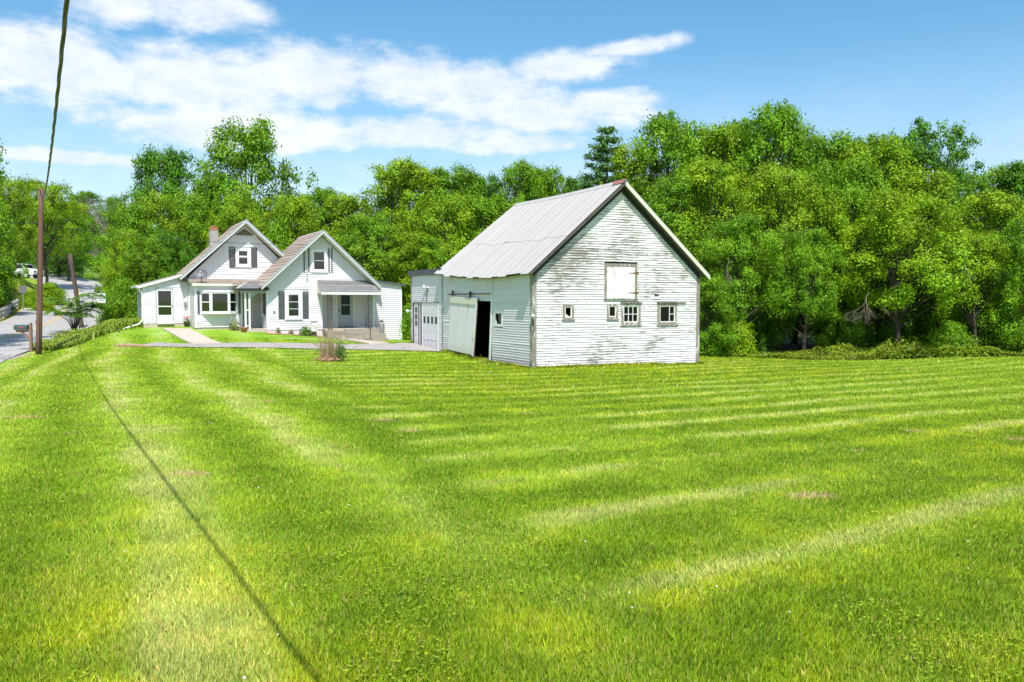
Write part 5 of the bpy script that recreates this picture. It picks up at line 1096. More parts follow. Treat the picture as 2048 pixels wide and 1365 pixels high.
# ------------------------------------------------------------------ trees
def crown_proto(kind, seed, H=10.0, W=7.0, n_clump=75, per=330, base=.18, leaf=.175, clump_r=.95, open_=0.0, tilt=.0):
    n_clump = int(n_clump * 1.65); per = int(per * .56); clump_r *= .74
    """returns (trunk mesh, crown mesh) for a tree H tall, W across; leaves gathered in lit-topped clumps on limbs"""
    r_ = np.random.default_rng(seed); rr = random.Random(seed)
    C = []; 
    while len(C) < n_clump:
        t = r_.random(); z = base + (1 - base) * t
        if kind == 'round': prof = (1 - abs((t - .42) / .62) ** 2.4) ** .55
        elif kind == 'tall': prof = (1 - abs((t - .45) / .60) ** 2.4) ** .6
        elif kind == 'vase': prof = .28 + .72 * math.sin(math.pi * min(1, t * .7 + .13)) ** 1.1
        elif kind == 'cone': prof = (1 - t) ** .75 * .9 + .1
        elif kind == 'bush': prof = math.sqrt(max(0, 1 - t * t))
        a = r_.random() * 2 * np.pi; lob = 1 + .22 * math.sin(3 * a + seed) + .13 * math.sin(5 * a + seed * 2 + 4 * t)
        q = (1 - (r_.random() ** 1.6) * .75); q = q if r_.random() > .2 else r_.random()
        x = W / 2 * prof * lob * q * math.cos(a); y = W / 2 * prof * lob * q * math.sin(a); zz = z * H - (q * .12 * H * .3)
        if open_ and r_.random() < open_ and q > .5: continue
        C.append((x, y, min(zz, H - .3) + (r_.random() - .5) * .5))
    if kind != 'bush':
        for q in (.86, .90, .94, .97):
            for _ in range(3): C.append((rr.uniform(-.5, .5) * W * .5, rr.uniform(-.5, .5) * W * .5, q * H - .3))
    C = np.array(C); K = len(C); rad = clump_r * (.6 + .75 * r_.random(K)) * (1.1 - .3 * C[:, 2] / H); cb = .72 + .5 * r_.random(K); hue = r_.random(K)
    cnt = (1.95 * per * (rad / clump_r) ** 2).astype(int); idx = np.repeat(np.arange(K), cnt); n = len(idx)
    d = r_.normal(size=(n, 3)); d /= np.linalg.norm(d, axis=1)[:, None]; flip = (d[:, 2] < -.15) & (r_.random(n) < .5); d[flip, 2] *= -1
    rd = (.35 + .65 * r_.random(n) ** .6)[:, None]; fl = np.array([1.08, 1.08, .92])
    fuzz = r_.random(n) < .16; rd[fuzz, 0] = np.minimum(np.abs(r_.normal(size=fuzz.sum())) * .58, 1.15); sq = .7 + .7 * r_.random((K, 3)); sq[:, 2] *= 1.1
    lob = 1 + .42 * np.sin(d[:, :1] * 5 + idx[:, None]) * np.cos(d[:, 1:2] * 6 + idx[:, None] * 2)
    P = C[idx] + d * rd * rad[idx][:, None] * fl * sq[idx] * lob
    out = C[idx] * np.array([1, 1, 0]); out /= np.linalg.norm(out, axis=1)[:, None] + .5
    Nn = d * .55 + out * .25 + np.array([0, -.0, .42]) + r_.normal(size=(n, 3)) * .45; Nn /= np.linalg.norm(Nn, axis=1)[:, None]
    col = np.array([.20, .335, .026])[None] * (cb[idx] * (.75 + .5 * r_.random(n)))[:, None]; col[:, 0] *= .88 + .24 * hue[idx] ; col[:, 0] *= .9 + .2 * r_.random(n)
    global rng; sv = rng; rng = r_
    crown = quads_mesh('crown', P, Nn, leaf * (.6 + .7 * r_.random(n)), col, .6, .08); rng = sv
    mb = MB(); tr = max(.13, H * .018); bend = [(rr.uniform(-.25, .25) * t * 2, rr.uniform(-.25, .25) * t * 2, -.4 + (H * .82 + .4) * t) for t in np.linspace(0, 1, 6)]
    if kind != 'bush': mb.tube(bend, [tr * (1.25 if i == 0 else 1 - .15 * i) for i in range(6)], 8)
    for k in range(0, K, 3 if kind != 'vase' else 2):
        c = C[k]; z0 = max(.15 * H, min(c[2] * .55, H * .7)) if kind != 'bush' else 0; f = z0 / (H * .82); i = min(4, int(f * 5)); b0 = Vector(bend[i]).lerp(Vector(bend[i + 1]), f * 5 - i) if kind != 'bush' else Vector((0, 0, 0))
        mid = b0.lerp(Vector(c), .5) + Vector((0, 0, .08 * H * rr.random())); mb.tube([b0, mid, Vector(c)], [tr * .28, tr * .16, tr * .05], 5, False)
    return mb.mesh('trunk'), crown
def pine_proto(seed, H=14, W=7):
    r_ = np.random.default_rng(seed); mb = MB(); mb.tube([(0, 0, -.3), (0, 0, H * .5), (0, 0, H)], [.25, .16, .03], 8); P = []; Nn = []
    z = H * .2
    while z < H - .2:
        k = 5; L = W / 2 * (1 - (z / H)) ** .7 * 1.1 + .25; a0 = r_.random() * 6
        for j in range(k):
            a = a0 + j * 2 * math.pi / k + r_.normal() * .2; l = L * (.7 + .5 * r_.random()); e = Vector((math.cos(a) * l, math.sin(a) * l, z + l * .32)); mb.tube([(0, 0, z), tuple(Vector((0, 0, z)).lerp(e, .5)), tuple(e)], [.05, .035, .015], 4, False)
            m_ = int(170 * l / 2) + 30; t = .2 + .8 * r_.random(m_) ** .7; off = r_.normal(size=(m_, 3)) * np.array([.26, .26, .12])[None] * (1.1 - .4 * t)[:, None]
            P.append(np.stack([e.x * t, e.y * t, z + (e.z - z) * t], 1) + off); q = r_.normal(size=(m_, 3)) * .6 + np.array([0, 0, .8]); Nn.append(q / np.linalg.norm(q, axis=1)[:, None])
        z += H * .045 * (.8 + .4 * r_.random())
    P = np.concatenate(P); Nn = np.concatenate(Nn); n = len(P); col = np.array([.13, .22, .05])[None] * (.6 + .8 * r_.random(n))[:, None]
    return mb.mesh('trunk'), quads_mesh('crown', P, Nn, .34 * (.6 + .7 * r_.random(n)), col, .28, .05)
def dead_mesh(seed, H, W):
    rr = random.Random(seed); mb = MB()
    def grow(p, d, l, r, k):
        q = p + d * l; m = p.lerp(q, .5) + Vector((rr.uniform(-1, 1), rr.uniform(-1, 1), rr.uniform(-1, 1))) * l * .08
        mb.tube([p, m, q], [r, r * .8, r * .55], 5 if k > 2 else 3, False)
        if k == 0: return
        for _ in range(3 if k > 1 else 4):
            grow(q if rr.random() < .6 else m, (d + Vector((rr.uniform(-1, 1), rr.uniform(-1, 1), rr.uniform(-.35, .8))) * .85).normalized(), l * rr.uniform(.55, .8), r * .55, k - 1)
    grow(Vector((0, 0, -.3)), Vector((0, 0, 1)), H * .38, .2, 6); return mb.mesh('trunk')
PROTO = {}
for key, a in {'ra': ('round', 1, 10, 8.6, 95, 300, .16), 'rb': ('round', 2, 10, 7.6, 85, 310, .10), 'ta': ('tall', 3, 13, 7.2, 105, 290, .14), 'tb': ('tall', 4, 13, 6.4, 95, 300, .1),
               'rc': ('round', 9, 10, 9.2, 105, 280, .06), 'bu': ('bush', 6, 3.0, 4.4, 42, 300, .0)}.items():
    PROTO[key] = crown_proto(*a)
PROTO['va'] = crown_proto('vase', 5, 13, 9.6, 135, 250, .22, clump_r=.85, open_=.08)
PROTO['vb'] = crown_proto('vase', 15, 13, 7.6, 70, 230, .35, clump_r=.75, open_=.15)
PROTO['co'] = crown_proto('cone', 7, 12, 4.6, 80, 230, .12, clump_r=.65)
PROTO['ar'] = crown_proto('round', 21, 12, 9, 80, 300, .38)
PROTO['pi'] = pine_proto(8)
MATS = {'y': m_yleaf, 'g': m_gleaf, 'd': m_dleaf, 'p': m_pine, 'f': m_far}
BASEH = {'ra': 10, 'rb': 10, 'ta': 13, 'tb': 13, 'rc': 10, 'bu': 3, 'va': 13, 'vb': 13, 'co': 12, 'pi': 14, 'ar': 12}
BASEW = {'ra': 9.4, 'rb': 8.4, 'ta': 8, 'tb': 7.2, 'rc': 10, 'bu': 5.2, 'va': 10.4, 'vb': 8.2, 'co': 5.2, 'pi': 7.5, 'ar': 9.8}
def tree(x, y, top, width, key, mk, label, cat='tree', group=None, name=None, rz=None):
    """top: height of the crown above the eye, metres"""
    z0 = gz(x, y) - .1; h = EYE + top - z0; root = empty(name or ('bush' if key == 'bu' else 'pine_tree' if key == 'pi' else 'leafy_tree'), (x, y, z0), rz if rz is not None else random.uniform(0, 6.28))
    sc = h / BASEH[key]; sw = width / BASEW[key]; root.scale = (sw, sw, sc); tag(root, label, cat, group)
    t, c = PROTO[key]
    o = link('trunk', t, None, root); o.parent = root
    if len(t.materials) == 0: t.materials.append(m_bark)
    o = link('crown', c, None, root)
    if len(c.materials) == 0: c.materials.append(m_gleaf)
    o.material_slots[0].link = 'OBJECT'; o.material_slots[0].material = MATS[mk]; o['kind'] = 'stuff'
    return root
TREES = [(10.98, 58, 12.79, 6.97, 'ta', 'g', 'tall green tree rising just right of the barn ridge', 'tree', 'trees in the wood right of the barn'),
         (15.45, 62, 12.78, 7.45, 'tb', 'y', 'tall yellow green tree behind the first tree right of the barn', 'tree', 'trees in the wood right of the barn'),
         (18.19, 60, 13.8, 8.06, 'ta', 'g', 'tallest tree of the wood, its crown topping the skyline right of the barn', 'tree', 'trees in the wood right of the barn'),
         (8.92, 60, 11.0, 6.36, 'tb', 'y', 'yellow green tree showing over the barn roof ridge beside the pine', 'tree', 'trees in the wood right of the barn'),
         (22.14, 60, 11.79, 7.64, 'tb', 'g', 'broad topped green tree in the middle of the wood skyline', 'tree', 'trees in the wood right of the barn'),
         (24.88, 58, 11.26, 7.79, 'ta', 'y', 'pale green tree left of the open crowned tree on the skyline', 'tree', 'trees in the wood right of the barn'),
         (30.68, 62, 13.15, 8.33, 'vb', 'd', 'open crowned dark tree with gaps of sky, standing above the wood', 'tree', 'trees in the wood right of the barn'),
         (33.57, 58, 9.07, 6.15, 'ta', 'g', 'green tree at the right end of the wood skyline', 'tree', 'trees in the wood right of the barn'),
         (34.76, 56, 9.53, 6.73, 'tb', 'd', 'darker tree cut by the right edge of the photo', 'tree', 'trees in the wood right of the barn'),
         (7.43, 66, 13.37, 8.11, 'pi', 'p', 'dark green pine behind the barn ridge', 'tree', None),
         (13.82, 63, 12.99, 6.68, 'tb', 'g', 'green tree filling the notch between the first two skyline trees', 'tree', 'trees in the wood right of the barn'),
         (17.68, 64, 13.57, 6.79, 'ta', 'y', 'yellow green tree just left of the tallest crown', 'tree', 'trees in the wood right of the barn'),
         (21.7, 64, 13.34, 6.79, 'tb', 'g', 'green tree just right of the tallest crown', 'tree', 'trees in the wood right of the barn'),
         (25.54, 64, 12.19, 7.24, 'ta', 'g', 'green tree filling the skyline right of the wood middle', 'tree', 'trees in the wood right of the barn'),
         (30.03, 65, 11.92, 6.89, 'tb', 'g', 'green tree behind the open crowned tree, to its left', 'tree', 'trees in the wood right of the barn'),
         (34.64, 66, 10.32, 6.07, 'ta', 'g', 'green tree low behind the open crowned tree, to its right', 'tree', 'trees in the wood right of the barn'),
         (-7.72, 72, 11.04, 6.11, 'ta', 'g', 'green tree filling the skyline left of the barn roof', 'tree', 'trees behind the house and barn'),
         (-3.72, 74, 11.08, 5.76, 'ta', 'g', 'green tree filling the skyline behind the barn roof', 'tree', 'trees behind the house and barn'),
         (2.09, 76, 11.57, 5.91, 'rb', 'g', 'green tree between the two pointed trees over the barn roof', 'tree', 'trees behind the house and barn'),
         (12.34, 52, 8.6, 6.99, 'ta', 'y', 'yellow green tree beside the barn gable, filling the middle of the wood', 'tree', 'trees in the wood right of the barn'),
         (16.7, 52, 8.29, 6.62, 'ar', 'y', 'yellow green tree below the tallest crown', 'tree', 'trees in the wood right of the barn'),
         (21.15, 53, 8.45, 7.12, 'ar', 'g', 'green tree behind the big round front tree', 'tree', 'trees in the wood right of the barn'),
         (26.08, 54, 8.28, 7.64, 'tb', 'y', 'bright tree below the open crowned tree', 'tree', 'trees in the wood right of the barn'),
         (29.94, 52, 6.67, 6.25, 'ta', 'y', 'bright yellow green tree near the right edge', 'tree', 'trees in the wood right of the barn'),
         (9.66, 51, 7.52, 5.41, 'tb', 'g', 'green tree tight against the right slope of the barn roof', 'tree', 'trees in the wood right of the barn'),
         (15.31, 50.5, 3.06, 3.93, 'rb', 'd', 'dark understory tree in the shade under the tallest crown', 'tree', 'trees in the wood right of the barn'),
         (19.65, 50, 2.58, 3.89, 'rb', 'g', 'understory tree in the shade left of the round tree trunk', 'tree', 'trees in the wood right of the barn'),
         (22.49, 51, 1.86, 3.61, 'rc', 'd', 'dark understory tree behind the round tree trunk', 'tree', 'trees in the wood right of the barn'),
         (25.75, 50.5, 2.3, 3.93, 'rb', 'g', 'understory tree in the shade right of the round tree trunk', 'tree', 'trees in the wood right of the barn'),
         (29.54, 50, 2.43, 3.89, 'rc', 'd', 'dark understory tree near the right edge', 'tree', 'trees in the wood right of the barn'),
         (21.99, 47.6, 6.02, 8.58, 'ar', 'y', 'big round yellow green tree at the front of the wood', 'tree', 'trees in the wood right of the barn'),
         (12.84, 47, 4.67, 5.65, 'ar', 'g', 'leafy tree at the wood edge just right of the barn wall', 'tree', 'trees in the wood right of the barn'),
         (16.64, 47.4, 3.86, 5.03, 'ar', 'g', 'medium green tree left of the big round tree', 'tree', 'trees in the wood right of the barn'),
         (26.3, 47.4, 3.86, 5.36, 'ar', 'y', 'leafy tree right of the big round tree', 'tree', 'trees in the wood right of the barn'),
         (28.28, 46, 4.3, 5.2, 'rc', 'g', 'green tree filling the right edge of the wood', 'tree', 'trees in the wood right of the barn'),
         (10.91, 46, 1.27, 3.9, 'rb', 'g', 'small leafy tree low beside the barn corner', 'tree', 'trees in the wood right of the barn'),
         (12.35, 46.2, -1.11, 2.49, 'bu', 'y', 'leafy bush at the wood edge nearest the barn', 'bush', 'undergrowth bushes at the wood edge'),
         (24.07, 45.6, -1.5, 2.46, 'bu', 'g', 'bushy growth at the wood edge right of the round tree', 'bush', 'undergrowth bushes at the wood edge'),
         (28.03, 45.6, -1.5, 2.19, 'bu', 'y', 'bright bush at the far right of the wood edge', 'bush', 'undergrowth bushes at the wood edge'),
         (10.96, 45.6, -1.78, 1.37, 'bu', 'g', 'small bush close to the right barn corner', 'bush', 'undergrowth bushes at the wood edge'),
         (-8.86, 66, 10.84, 7.93, 'ta', 'y', 'broad bright tree left of the barn roof on the skyline', 'tree', 'trees behind the house and barn'),
         (-4.85, 68, 10.92, 7.21, 'tb', 'g', 'green tree behind the barn roof, left part', 'tree', 'trees behind the house and barn'),
         (-2.06, 70, 10.49, 5.2, 'tb', 'd', 'narrow dark tree behind the barn roof', 'tree', 'trees behind the house and barn'),
         (0.67, 70, 11.41, 5.44, 'ta', 'g', 'pointed green tree over the barn roof', 'tree', 'trees behind the house and barn'),
         (3.28, 72, 11.48, 4.84, 'tb', 'g', 'second pointed green tree over the barn roof', 'tree', 'trees behind the house and barn'),
         (5.81, 74, 11.08, 4.97, 'tb', 'd', 'pointed tree beside the pine over the barn roof', 'tree', 'trees behind the house and barn'),
         (-5.18, 60, 7.41, 8.06, 'rc', 'y', 'yellow green tree over the low end of the barn roof', 'tree', 'trees behind the house and barn'),
         (-1.24, 61, 7.53, 7.76, 'rb', 'g', 'round tree behind the middle of the barn roof', 'tree', 'trees behind the house and barn'),
         (-10.21, 60, 5.97, 7.21, 'rc', 'g', 'green tree between the house and the garage', 'tree', 'trees behind the house and barn'),
         (-13.2, 68, 8.47, 6.73, 'tb', 'y', 'tall bright tree behind the right gable of the house', 'tree', 'trees behind the house and barn'),
         (-16.57, 72, 9.53, 7.64, 'ta', 'g', 'green tree behind the valley of the two gables', 'tree', 'trees behind the house and barn'),
         (-10.09, 72, 11.26, 3.05, 'vb', 'd', 'dark thin crowned tree poking above the skyline left of the barn', 'tree', 'trees behind the house and barn'),
         (-6.97, 57, 4.64, 4.84, 'tb', 'y', 'leafy tree just left of the garage', 'tree', 'trees behind the house and barn'),
         (-5.82, 57.5, 4.34, 4.47, 'rb', 'g', 'dark leafy tree above the flat garage roof', 'tree', 'trees behind the house and barn'),
         (-12.61, 63, 4.76, 5.34, 'rb', 'g', 'dark green tree behind the right roof slope of the house', 'tree', 'trees behind the house and barn'),
         (-6.76, 54, -0.65, 2.26, 'bu', 'g', 'bush in the gap between house and garage', 'bush', 'trees behind the house and barn'),
         (-6.1, 58.5, 1.4, 3.15, 'bu', 'g', 'bush behind the garage roof', 'bush', 'trees behind the house and barn'),
         (-3.86, 62, 3.71, 4.46, 'bu', 'y', 'bush behind the barn eave', 'bush', 'trees behind the house and barn'),
         (-23.23, 74, 15.25, 12.86, 'rc', 'g', 'large airy tree with an open spreading crown towering behind the house', 'tree', 'trees behind the house and barn'),
         (-31.47, 76, 13.66, 7.51, 'rb', 'd', 'dark round-topped tree on the skyline left of the airy tree', 'tree', 'trees behind the house and barn'),
         (-17.56, 66, 8.15, 5.93, 'rb', 'y', 'yellow green tree behind the gap between the gables', 'tree', 'trees behind the house and barn'),
         (-21.51, 66, 8.15, 5.93, 'rc', 'y', 'bright tree behind the main gable peak', 'tree', 'trees behind the house and barn'),
         (-25.42, 68, 8.19, 6.11, 'ra', 'g', 'green tree behind the chimney', 'tree', 'trees behind the house and barn'),
         (-27.84, 66, 8.15, 5.93, 'rc', 'y', 'broad yellow green tree above the left room roof', 'tree', 'trees behind the house and barn'),
         (-25.62, 72, 11.04, 4.31, 'tb', 'g', 'green tree between the dark tree and the airy tree', 'tree', 'trees behind the house and barn'),
         (-29.3, 64, 7.32, 4.99, 'rb', 'g', 'green tree rising left of the house roof', 'tree', 'trees behind the house and barn'),
         (-26.03, 60, 4.53, 4.31, 'ra', 'g', 'leafy tree hugging the left room of the house', 'tree', 'trees behind the house and barn'),
         (-27.75, 60, 4.89, 3.77, 'rc', 'y', 'leafy tree at the left end of the wood behind the house', 'tree', 'trees behind the house and barn'),
         (-26.6, 57, 1.02, 2.73, 'bu', 'g', 'bush filling the ground by the left room', 'bush', 'trees behind the house and barn'),
         (-24.82, 61, 4.97, 3.65, 'rb', 'd', 'dark tree behind the low left roof', 'tree', 'trees behind the house and barn'),
         (-29.12, 62, 1.49, 1.86, 'bu', 'y', 'bush at the road edge left of the house wood', 'bush', 'trees behind the house and barn'),
         (-26.25, 57.5, 0.34, 2.07, 'bu', 'g', 'bush close behind the left room corner', 'bush', 'trees behind the house and barn'),
         (-17.79, 64, 4.99, 3.45, 'bu', 'g', 'bush behind the valley between the roofs', 'bush', 'trees behind the house and barn'),
         (-30.42, 44, 9.91, 7.65, 'ar', 'g', 'near tree whose leaves hang into the top left edge', 'tree', None),
         (-51.73, 86, 12.57, 7.73, 'ar', 'y', 'yellow green roadside tree at the left edge', 'tree', 'trees along the left side of the road'),
         (-45.46, 70, 10.32, 6.29, 'rb', 'g', 'green roadside tree cut by the left edge', 'tree', 'trees along the left side of the road'),
         (-57.89, 104, 14.58, 9.35, 'ar', 'y', 'bright roadside tree arching behind the tall pole', 'tree', 'trees along the left side of the road'),
         (-51.29, 84, 7.85, 5.03, 'rc', 'g', 'darker roadside tree below the bright ones', 'tree', 'trees along the left side of the road'),
         (-46.25, 72, 5.44, 5.18, 'rc', 'd', 'dark roadside tree low at the left edge', 'tree', 'trees along the left side of the road'),
         (-62.5, 118, 13.5, 7.78, 'ar', 'g', 'green tree reaching over the road right of the pole', 'tree', 'trees along the left side of the road'),
         (-40.83, 62, 1.49, 3.71, 'bu', 'd', 'dark bush below the left roadside trees', 'bush', 'trees along the left side of the road'),
         (-46.24, 75, 1.8, 2.7, 'bu', 'd', 'dark bush beside the square sign', 'bush', 'trees along the left side of the road'),
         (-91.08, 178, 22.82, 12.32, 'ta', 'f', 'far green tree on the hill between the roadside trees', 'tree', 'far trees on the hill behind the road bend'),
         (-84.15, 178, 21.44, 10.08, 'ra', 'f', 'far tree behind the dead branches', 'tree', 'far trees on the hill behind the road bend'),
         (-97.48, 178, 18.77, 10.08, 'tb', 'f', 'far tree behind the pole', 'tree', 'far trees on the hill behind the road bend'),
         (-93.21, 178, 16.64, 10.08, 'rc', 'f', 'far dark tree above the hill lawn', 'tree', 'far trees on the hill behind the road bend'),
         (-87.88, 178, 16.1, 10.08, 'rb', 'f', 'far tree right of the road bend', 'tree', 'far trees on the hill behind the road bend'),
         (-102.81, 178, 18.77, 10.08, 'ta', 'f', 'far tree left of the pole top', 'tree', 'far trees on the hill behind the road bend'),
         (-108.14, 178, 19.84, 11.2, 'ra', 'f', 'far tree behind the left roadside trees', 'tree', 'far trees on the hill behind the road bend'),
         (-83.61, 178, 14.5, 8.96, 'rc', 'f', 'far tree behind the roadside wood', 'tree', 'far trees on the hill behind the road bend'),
         (-67.71, 125, 11.83, 8.24, 'rc', 'd', 'dark tree under the arching canopy behind the tall pole', 'tree', 'far trees on the hill behind the road bend'),
         (-75.09, 130, 12.93, 9.35, 'ra', 'd', 'dark tree under the canopy left of the tall pole', 'tree', 'far trees on the hill behind the road bend'),
         (-93.16, 172, 13.19, 11.34, 'rc', 'd', 'dark far tree at the back of the hill lawn', 'tree', 'far trees on the hill behind the road bend'),
         (-86.98, 172, 13.19, 11.34, 'rb', 'd', 'dark far tree at the back of the hill lawn, beside the school sign', 'tree', 'far trees on the hill behind the road bend'),
         (-69.29, 140, 9.73, 3.36, 'rb', 'd', 'small dark tree standing on the hill lawn', 'tree', None),
         (-75.4, 150, 9.08, 2.7, 'co', 'g', 'tiny bushy tree on the hill lawn', 'tree', None),
         (-40.92, 88, 9.28, 4.75, 'rb', 'g', 'roadside tree right of the road under the dead tree', 'tree', None),
         (-36.17, 78, 4.95, 2.8, 'ra', 'y', 'low roadside tree leaning over the right edge of the road', 'tree', None)]
for t in TREES: tree(*t)
# dead tree above the road-side wood
z0 = gz(-50, 100); o = link('dead_tree', dead_mesh(3, 12, 8), m_deadbark); o.location = (-49.3, 103, gz(-49.3, 103) + 1.2); o.scale = (.8, .8, .95); tag(o, 'bare pinkish grey dead tree among the roadside woods', 'tree')
z0 = gz(-47, 99); o = link('dead_tree', dead_mesh(5, 9, 6), m_deadbark); o.location = (-48.3, 99, gz(-48.3, 99) + 1.2); o.scale = (.7, .7, .85); tag(o, 'smaller bare grey dead tree left of the other, over the road', 'tree')
for (x, y, z, s, lb) in ((11.8, 45.4, 3.0, .16, 'bare dead branch hanging in the dark gap right of the barn'), (18.6, 43.6, 1.2, .15, 'broken grey branch hanging low in the wood edge'), (23.9, 44.0, 3.2, .15, 'small bare branch showing in the round tree')):
    o = link('dead_branch', bpy.data.objects['dead_tree'].data, None); o.location = (x, y, z + .9); o.scale = (s, s, -s); o.rotation_euler = (R(20), R(12), 0); tag(o, lb, 'branch')
# sumac in front of the leaning pole
def sumac(x, y, h, w, label, n=2600):
    root = empty('sumac_tree', at_ground(x, y), 0); tag(root, label, 'tree'); mb = MB(); r_ = np.random.default_rng(44); P = []; Nn = []
    for k in range(26):
        a = r_.random() * 6.28; q = w / 2 * (.35 + .65 * r_.random()); z = h * (.45 + .55 * r_.random() * (1 - .3 * q / w)); e = Vector((q * math.cos(a), q * math.sin(a), z)); mb.tube([(0, 0, 0), (e.x * .3, e.y * .3, z * .6), tuple(e)], [.03, .018, .008], 5, False)
        for f in range(11):
            b = r_.random() * 6.28; L = .5 + .25 * r_.random(); m_ = 15; t = np.linspace(.1, 1, m_); s = np.where(np.arange(m_) % 2, 1, -1) * .07
            P.append(np.stack([e.x + math.cos(b) * L * t - math.sin(b) * s, e.y + math.sin(b) * L * t + math.cos(b) * s, e.z + .12 * t - .35 * t * t], 1)); qn = r_.normal(size=(m_, 3)) * .25 + np.array([0, -.1, 1]); Nn.append(qn / np.linalg.norm(qn, axis=1)[:, None])
    P = np.concatenate(P); Nn = np.concatenate(Nn); n = len(P); c = np.array([.14, .26, .04])[None] * (.65 + .7 * r_.random(n))[:, None]
    mb.build('trunk', m_bark, root); o = link('crown', quads_mesh('crown', P, Nn, .20 * (.7 + .6 * r_.random(n)), c, .42, .05), m_gleaf, root); o['kind'] = 'stuff'
sumac(-28.6, 54.5, 2.8, 3.5, 'small spreading sumac with layered fronds in front of the leaning pole')
# day lily bank between lawn and road
def lily_bank():
    n = 15000; r_ = np.random.default_rng(71); A = np.array([(-24.3, 44.4), (-24.3, 47.5), (-24.6, 50.5), (-24.6, 54)]); t = r_.random(n) * 3; i = np.minimum(t.astype(int), 2); f = (t - i)[:, None]
    c = A[i] * (1 - f) + A[i + 1] * f; wv = .75 + .45 * (t > .8) + .5 * (t > 1.8); x = c[:, 0] + r_.normal(size=n) * wv * .55 - .2; y = c[:, 1] + r_.normal(size=n) * .3; z = ground(x, y)
    hump = vnoise(x, y, .8, 77); h = .08 + .26 * hump + .14 * r_.random(n) + .14 * (t > 1.2); a = r_.random(n) * 6.28; l = .18 + .2 * r_.random(n); w = .022 + .02 * r_.random(n); ca, sa = np.cos(a), np.sin(a)
    p0 = np.stack([x, y, z], 1); p1 = np.stack([x + ca * l * .5, y + sa * l * .5, z + h], 1); p2 = np.stack([x + ca * l * 1.35, y + sa * l * 1.35, z + h * .72], 1); sd_ = np.stack([-sa * w, ca * w, 0 * w], 1)
    v = np.concatenate([np.stack([p0 - sd_, p0 + sd_, p1 + sd_, p1 - sd_], 1), np.stack([p1 - sd_, p1 + sd_, p2 + sd_ * .15, p2 - sd_ * .15], 1)], 0)
    col = np.array([.24, .40, .05])[None] * (.55 + .7 * r_.random(n))[:, None]; col = np.concatenate([col, col * 1.15])
    tag(link('day_lilies', fast_mesh('day_lilies', v.reshape(-1, 3), np.arange(n * 8).reshape(-1, 4), np.clip(col, 0, 1)), m_grass), 'thick bank of arching day lily leaves along the lawn edge above the road', 'day lilies', kind='stuff')
lily_bank()
# tangle of ferns, brambles and tall grass under the trees
def undergrowth():
    r_ = np.random.default_rng(91); n = 75000; x = r_.uniform(6.5, 44, n); y = wood_edge(x) + .1 + r_.random(n) ** 1.6 * 4.5; k = ~((x < 9.2) & (y < 46)); x, y = x[k], y[k]; n = len(x)
    H = .10 + 1.7 * np.maximum(vnoise(x, y, 1.7, 92) - .36, 0) * (.4 + vnoise(x, y, .6, 93)) + .35 * np.maximum(vnoise(x, y, 6, 94) - .3, 0); H = H * sstep(-.1, .9, y - wood_edge(x) + .35); z = ground(x, y) + H * r_.random(n) ** .6
    Nn = r_.normal(size=(n, 3)) * .6 + np.array([0, -.35, .5]); Nn /= np.linalg.norm(Nn, axis=1)[:, None]
    c = np.array([.21, .36, .025])[None] * (.45 + 1.2 * vnoise(x, y, 1.3, 95) * (.6 + .7 * r_.random(n)))[:, None]
    tag(link('undergrowth', quads_mesh('undergrowth', np.stack([x, y, z], 1), Nn, .15 * (.5 + r_.random(n)), c, .5, .05), m_grass), 'tangled ferns and brambles along the foot of the wood right of the barn', 'undergrowth', kind='stuff')
undergrowth()
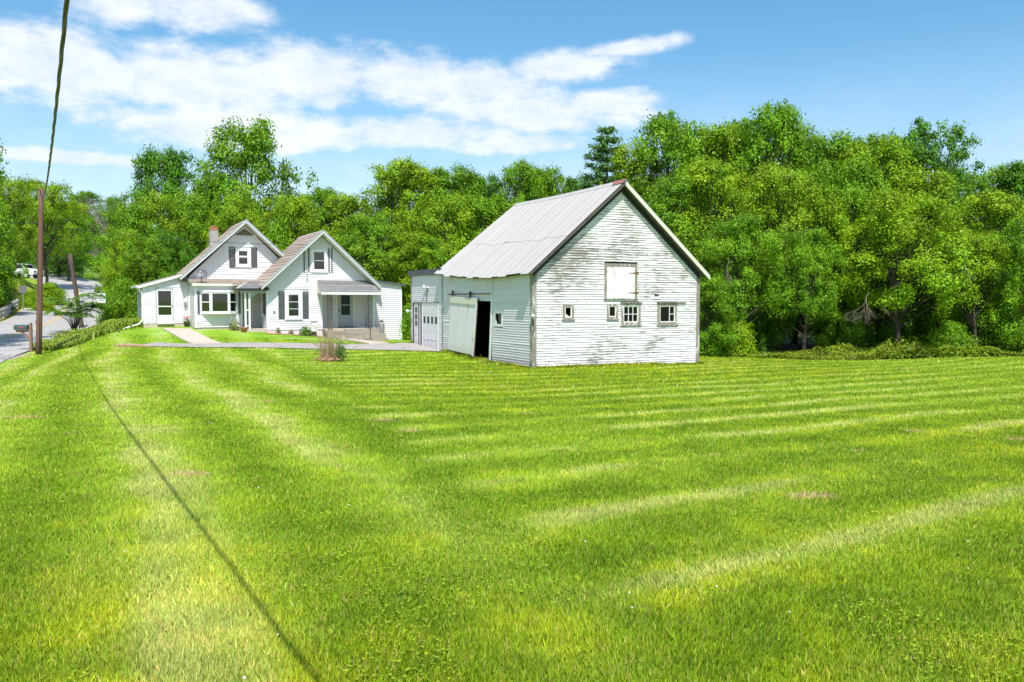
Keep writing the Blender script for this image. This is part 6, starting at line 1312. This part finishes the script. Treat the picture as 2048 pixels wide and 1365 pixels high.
# twiggy shrub in the middle of the lawn
def shrub():
    x, y = -7.87, 36.0; root = empty('twiggy_shrub', at_ground(x, y), 0); tag(root, 'bare-stemmed brown shrub with a few green shoots standing alone on the lawn', 'shrub'); r_ = random.Random(5); mb = MB(); tips = []
    for k in range(95):
        a = r_.random() * 6.28; q = r_.random() ** .7 * .42; sp = r_.random() ** 2 * .5; h = r_.uniform(.45, 1.15) + (.75 if r_.random() < .2 else 0)
        p = [(q * math.cos(a), q * math.sin(a), -.03), ((q + sp * .4) * math.cos(a), (q + sp * .4) * math.sin(a), h * .5), ((q + sp) * math.cos(a) + r_.uniform(-.05, .05), (q + sp) * math.sin(a), h)]
        mb.tube(p, [.013, .010, .004], 4, False); tips.append(p)
    for (dx, h, b) in ((-.95, 1.0, -.2), (-.75, .95, .0), (.95, .9, .1), (.35, 1.75, .1), (-.6, 1.0, .3), (.75, 1.1, .2), (-1.25, 1.15, .1)):
        mb.tube([(0.1 * dx, b, 0), (dx * .45, b, h * .55), (dx, b, h)], [.018, .014, .007], 5, False)
    mb.build('stem', mat('reddish_stem', (.30, .17, .12), .8, col2=(.45, .34, .22), scale=(6, 6, 2), amt=.9), root)
    def lv(n, c, s, base, sz, nm):
        P = rng.normal(size=(n, 3)) * np.array(s) + np.array(c); P[:, 2] = np.abs(P[:, 2]); Nn = rand_unit(n) * .7 + np.array([0, -.4, .5]); Nn /= np.linalg.norm(Nn, axis=1)[:, None]
        o = link(nm, quads_mesh(nm, P, Nn, sz * (.6 + .8 * rng.random(n)), np.array(base)[None] * (.5 + .9 * rng.random(n))[:, None], .6), m_grass, root); o['kind'] = 'stuff'
    lv(900, (-.05, 0, .55), (.24, .24, .26), (.15, .22, .05), .045, 'leaves'); lv(520, (.48, -.1, .35), (.13, .15, .24), (.10, .25, .04), .08, 'green_shoot'); lv(420, (0, -.1, .1), (.34, .3, .10), (.50, .33, .2), .06, 'dead_leaves')
    rg = MB(); [rg.tube([(math.cos(a) * .5, math.sin(a) * .5, .05), (math.cos(a + .6) * .55, math.sin(a + .6) * .5, .12)], .05, 5) for a in (3.4, 4.0, 4.7, 5.4)]; rg.build('rotten_root', m_logwood, root)
shrub()
# roadside clumps on the far bank
for (x, y, w, h, lb) in ((-48.2, 84.0, 2.6, 1.5, 'round green shrub on the bank behind the tall pole'), (-48.8, 88, 4.2, 2.0, 'larger green shrub higher on the bank at the inside of the bend'), (-45.2, 80.5, 2.6, 1.1, 'low green shrub close to the road at the bend')):
    tree(x, y, gz(x, y) - EYE + h, w, 'bu', 'y', lb, 'shrub')
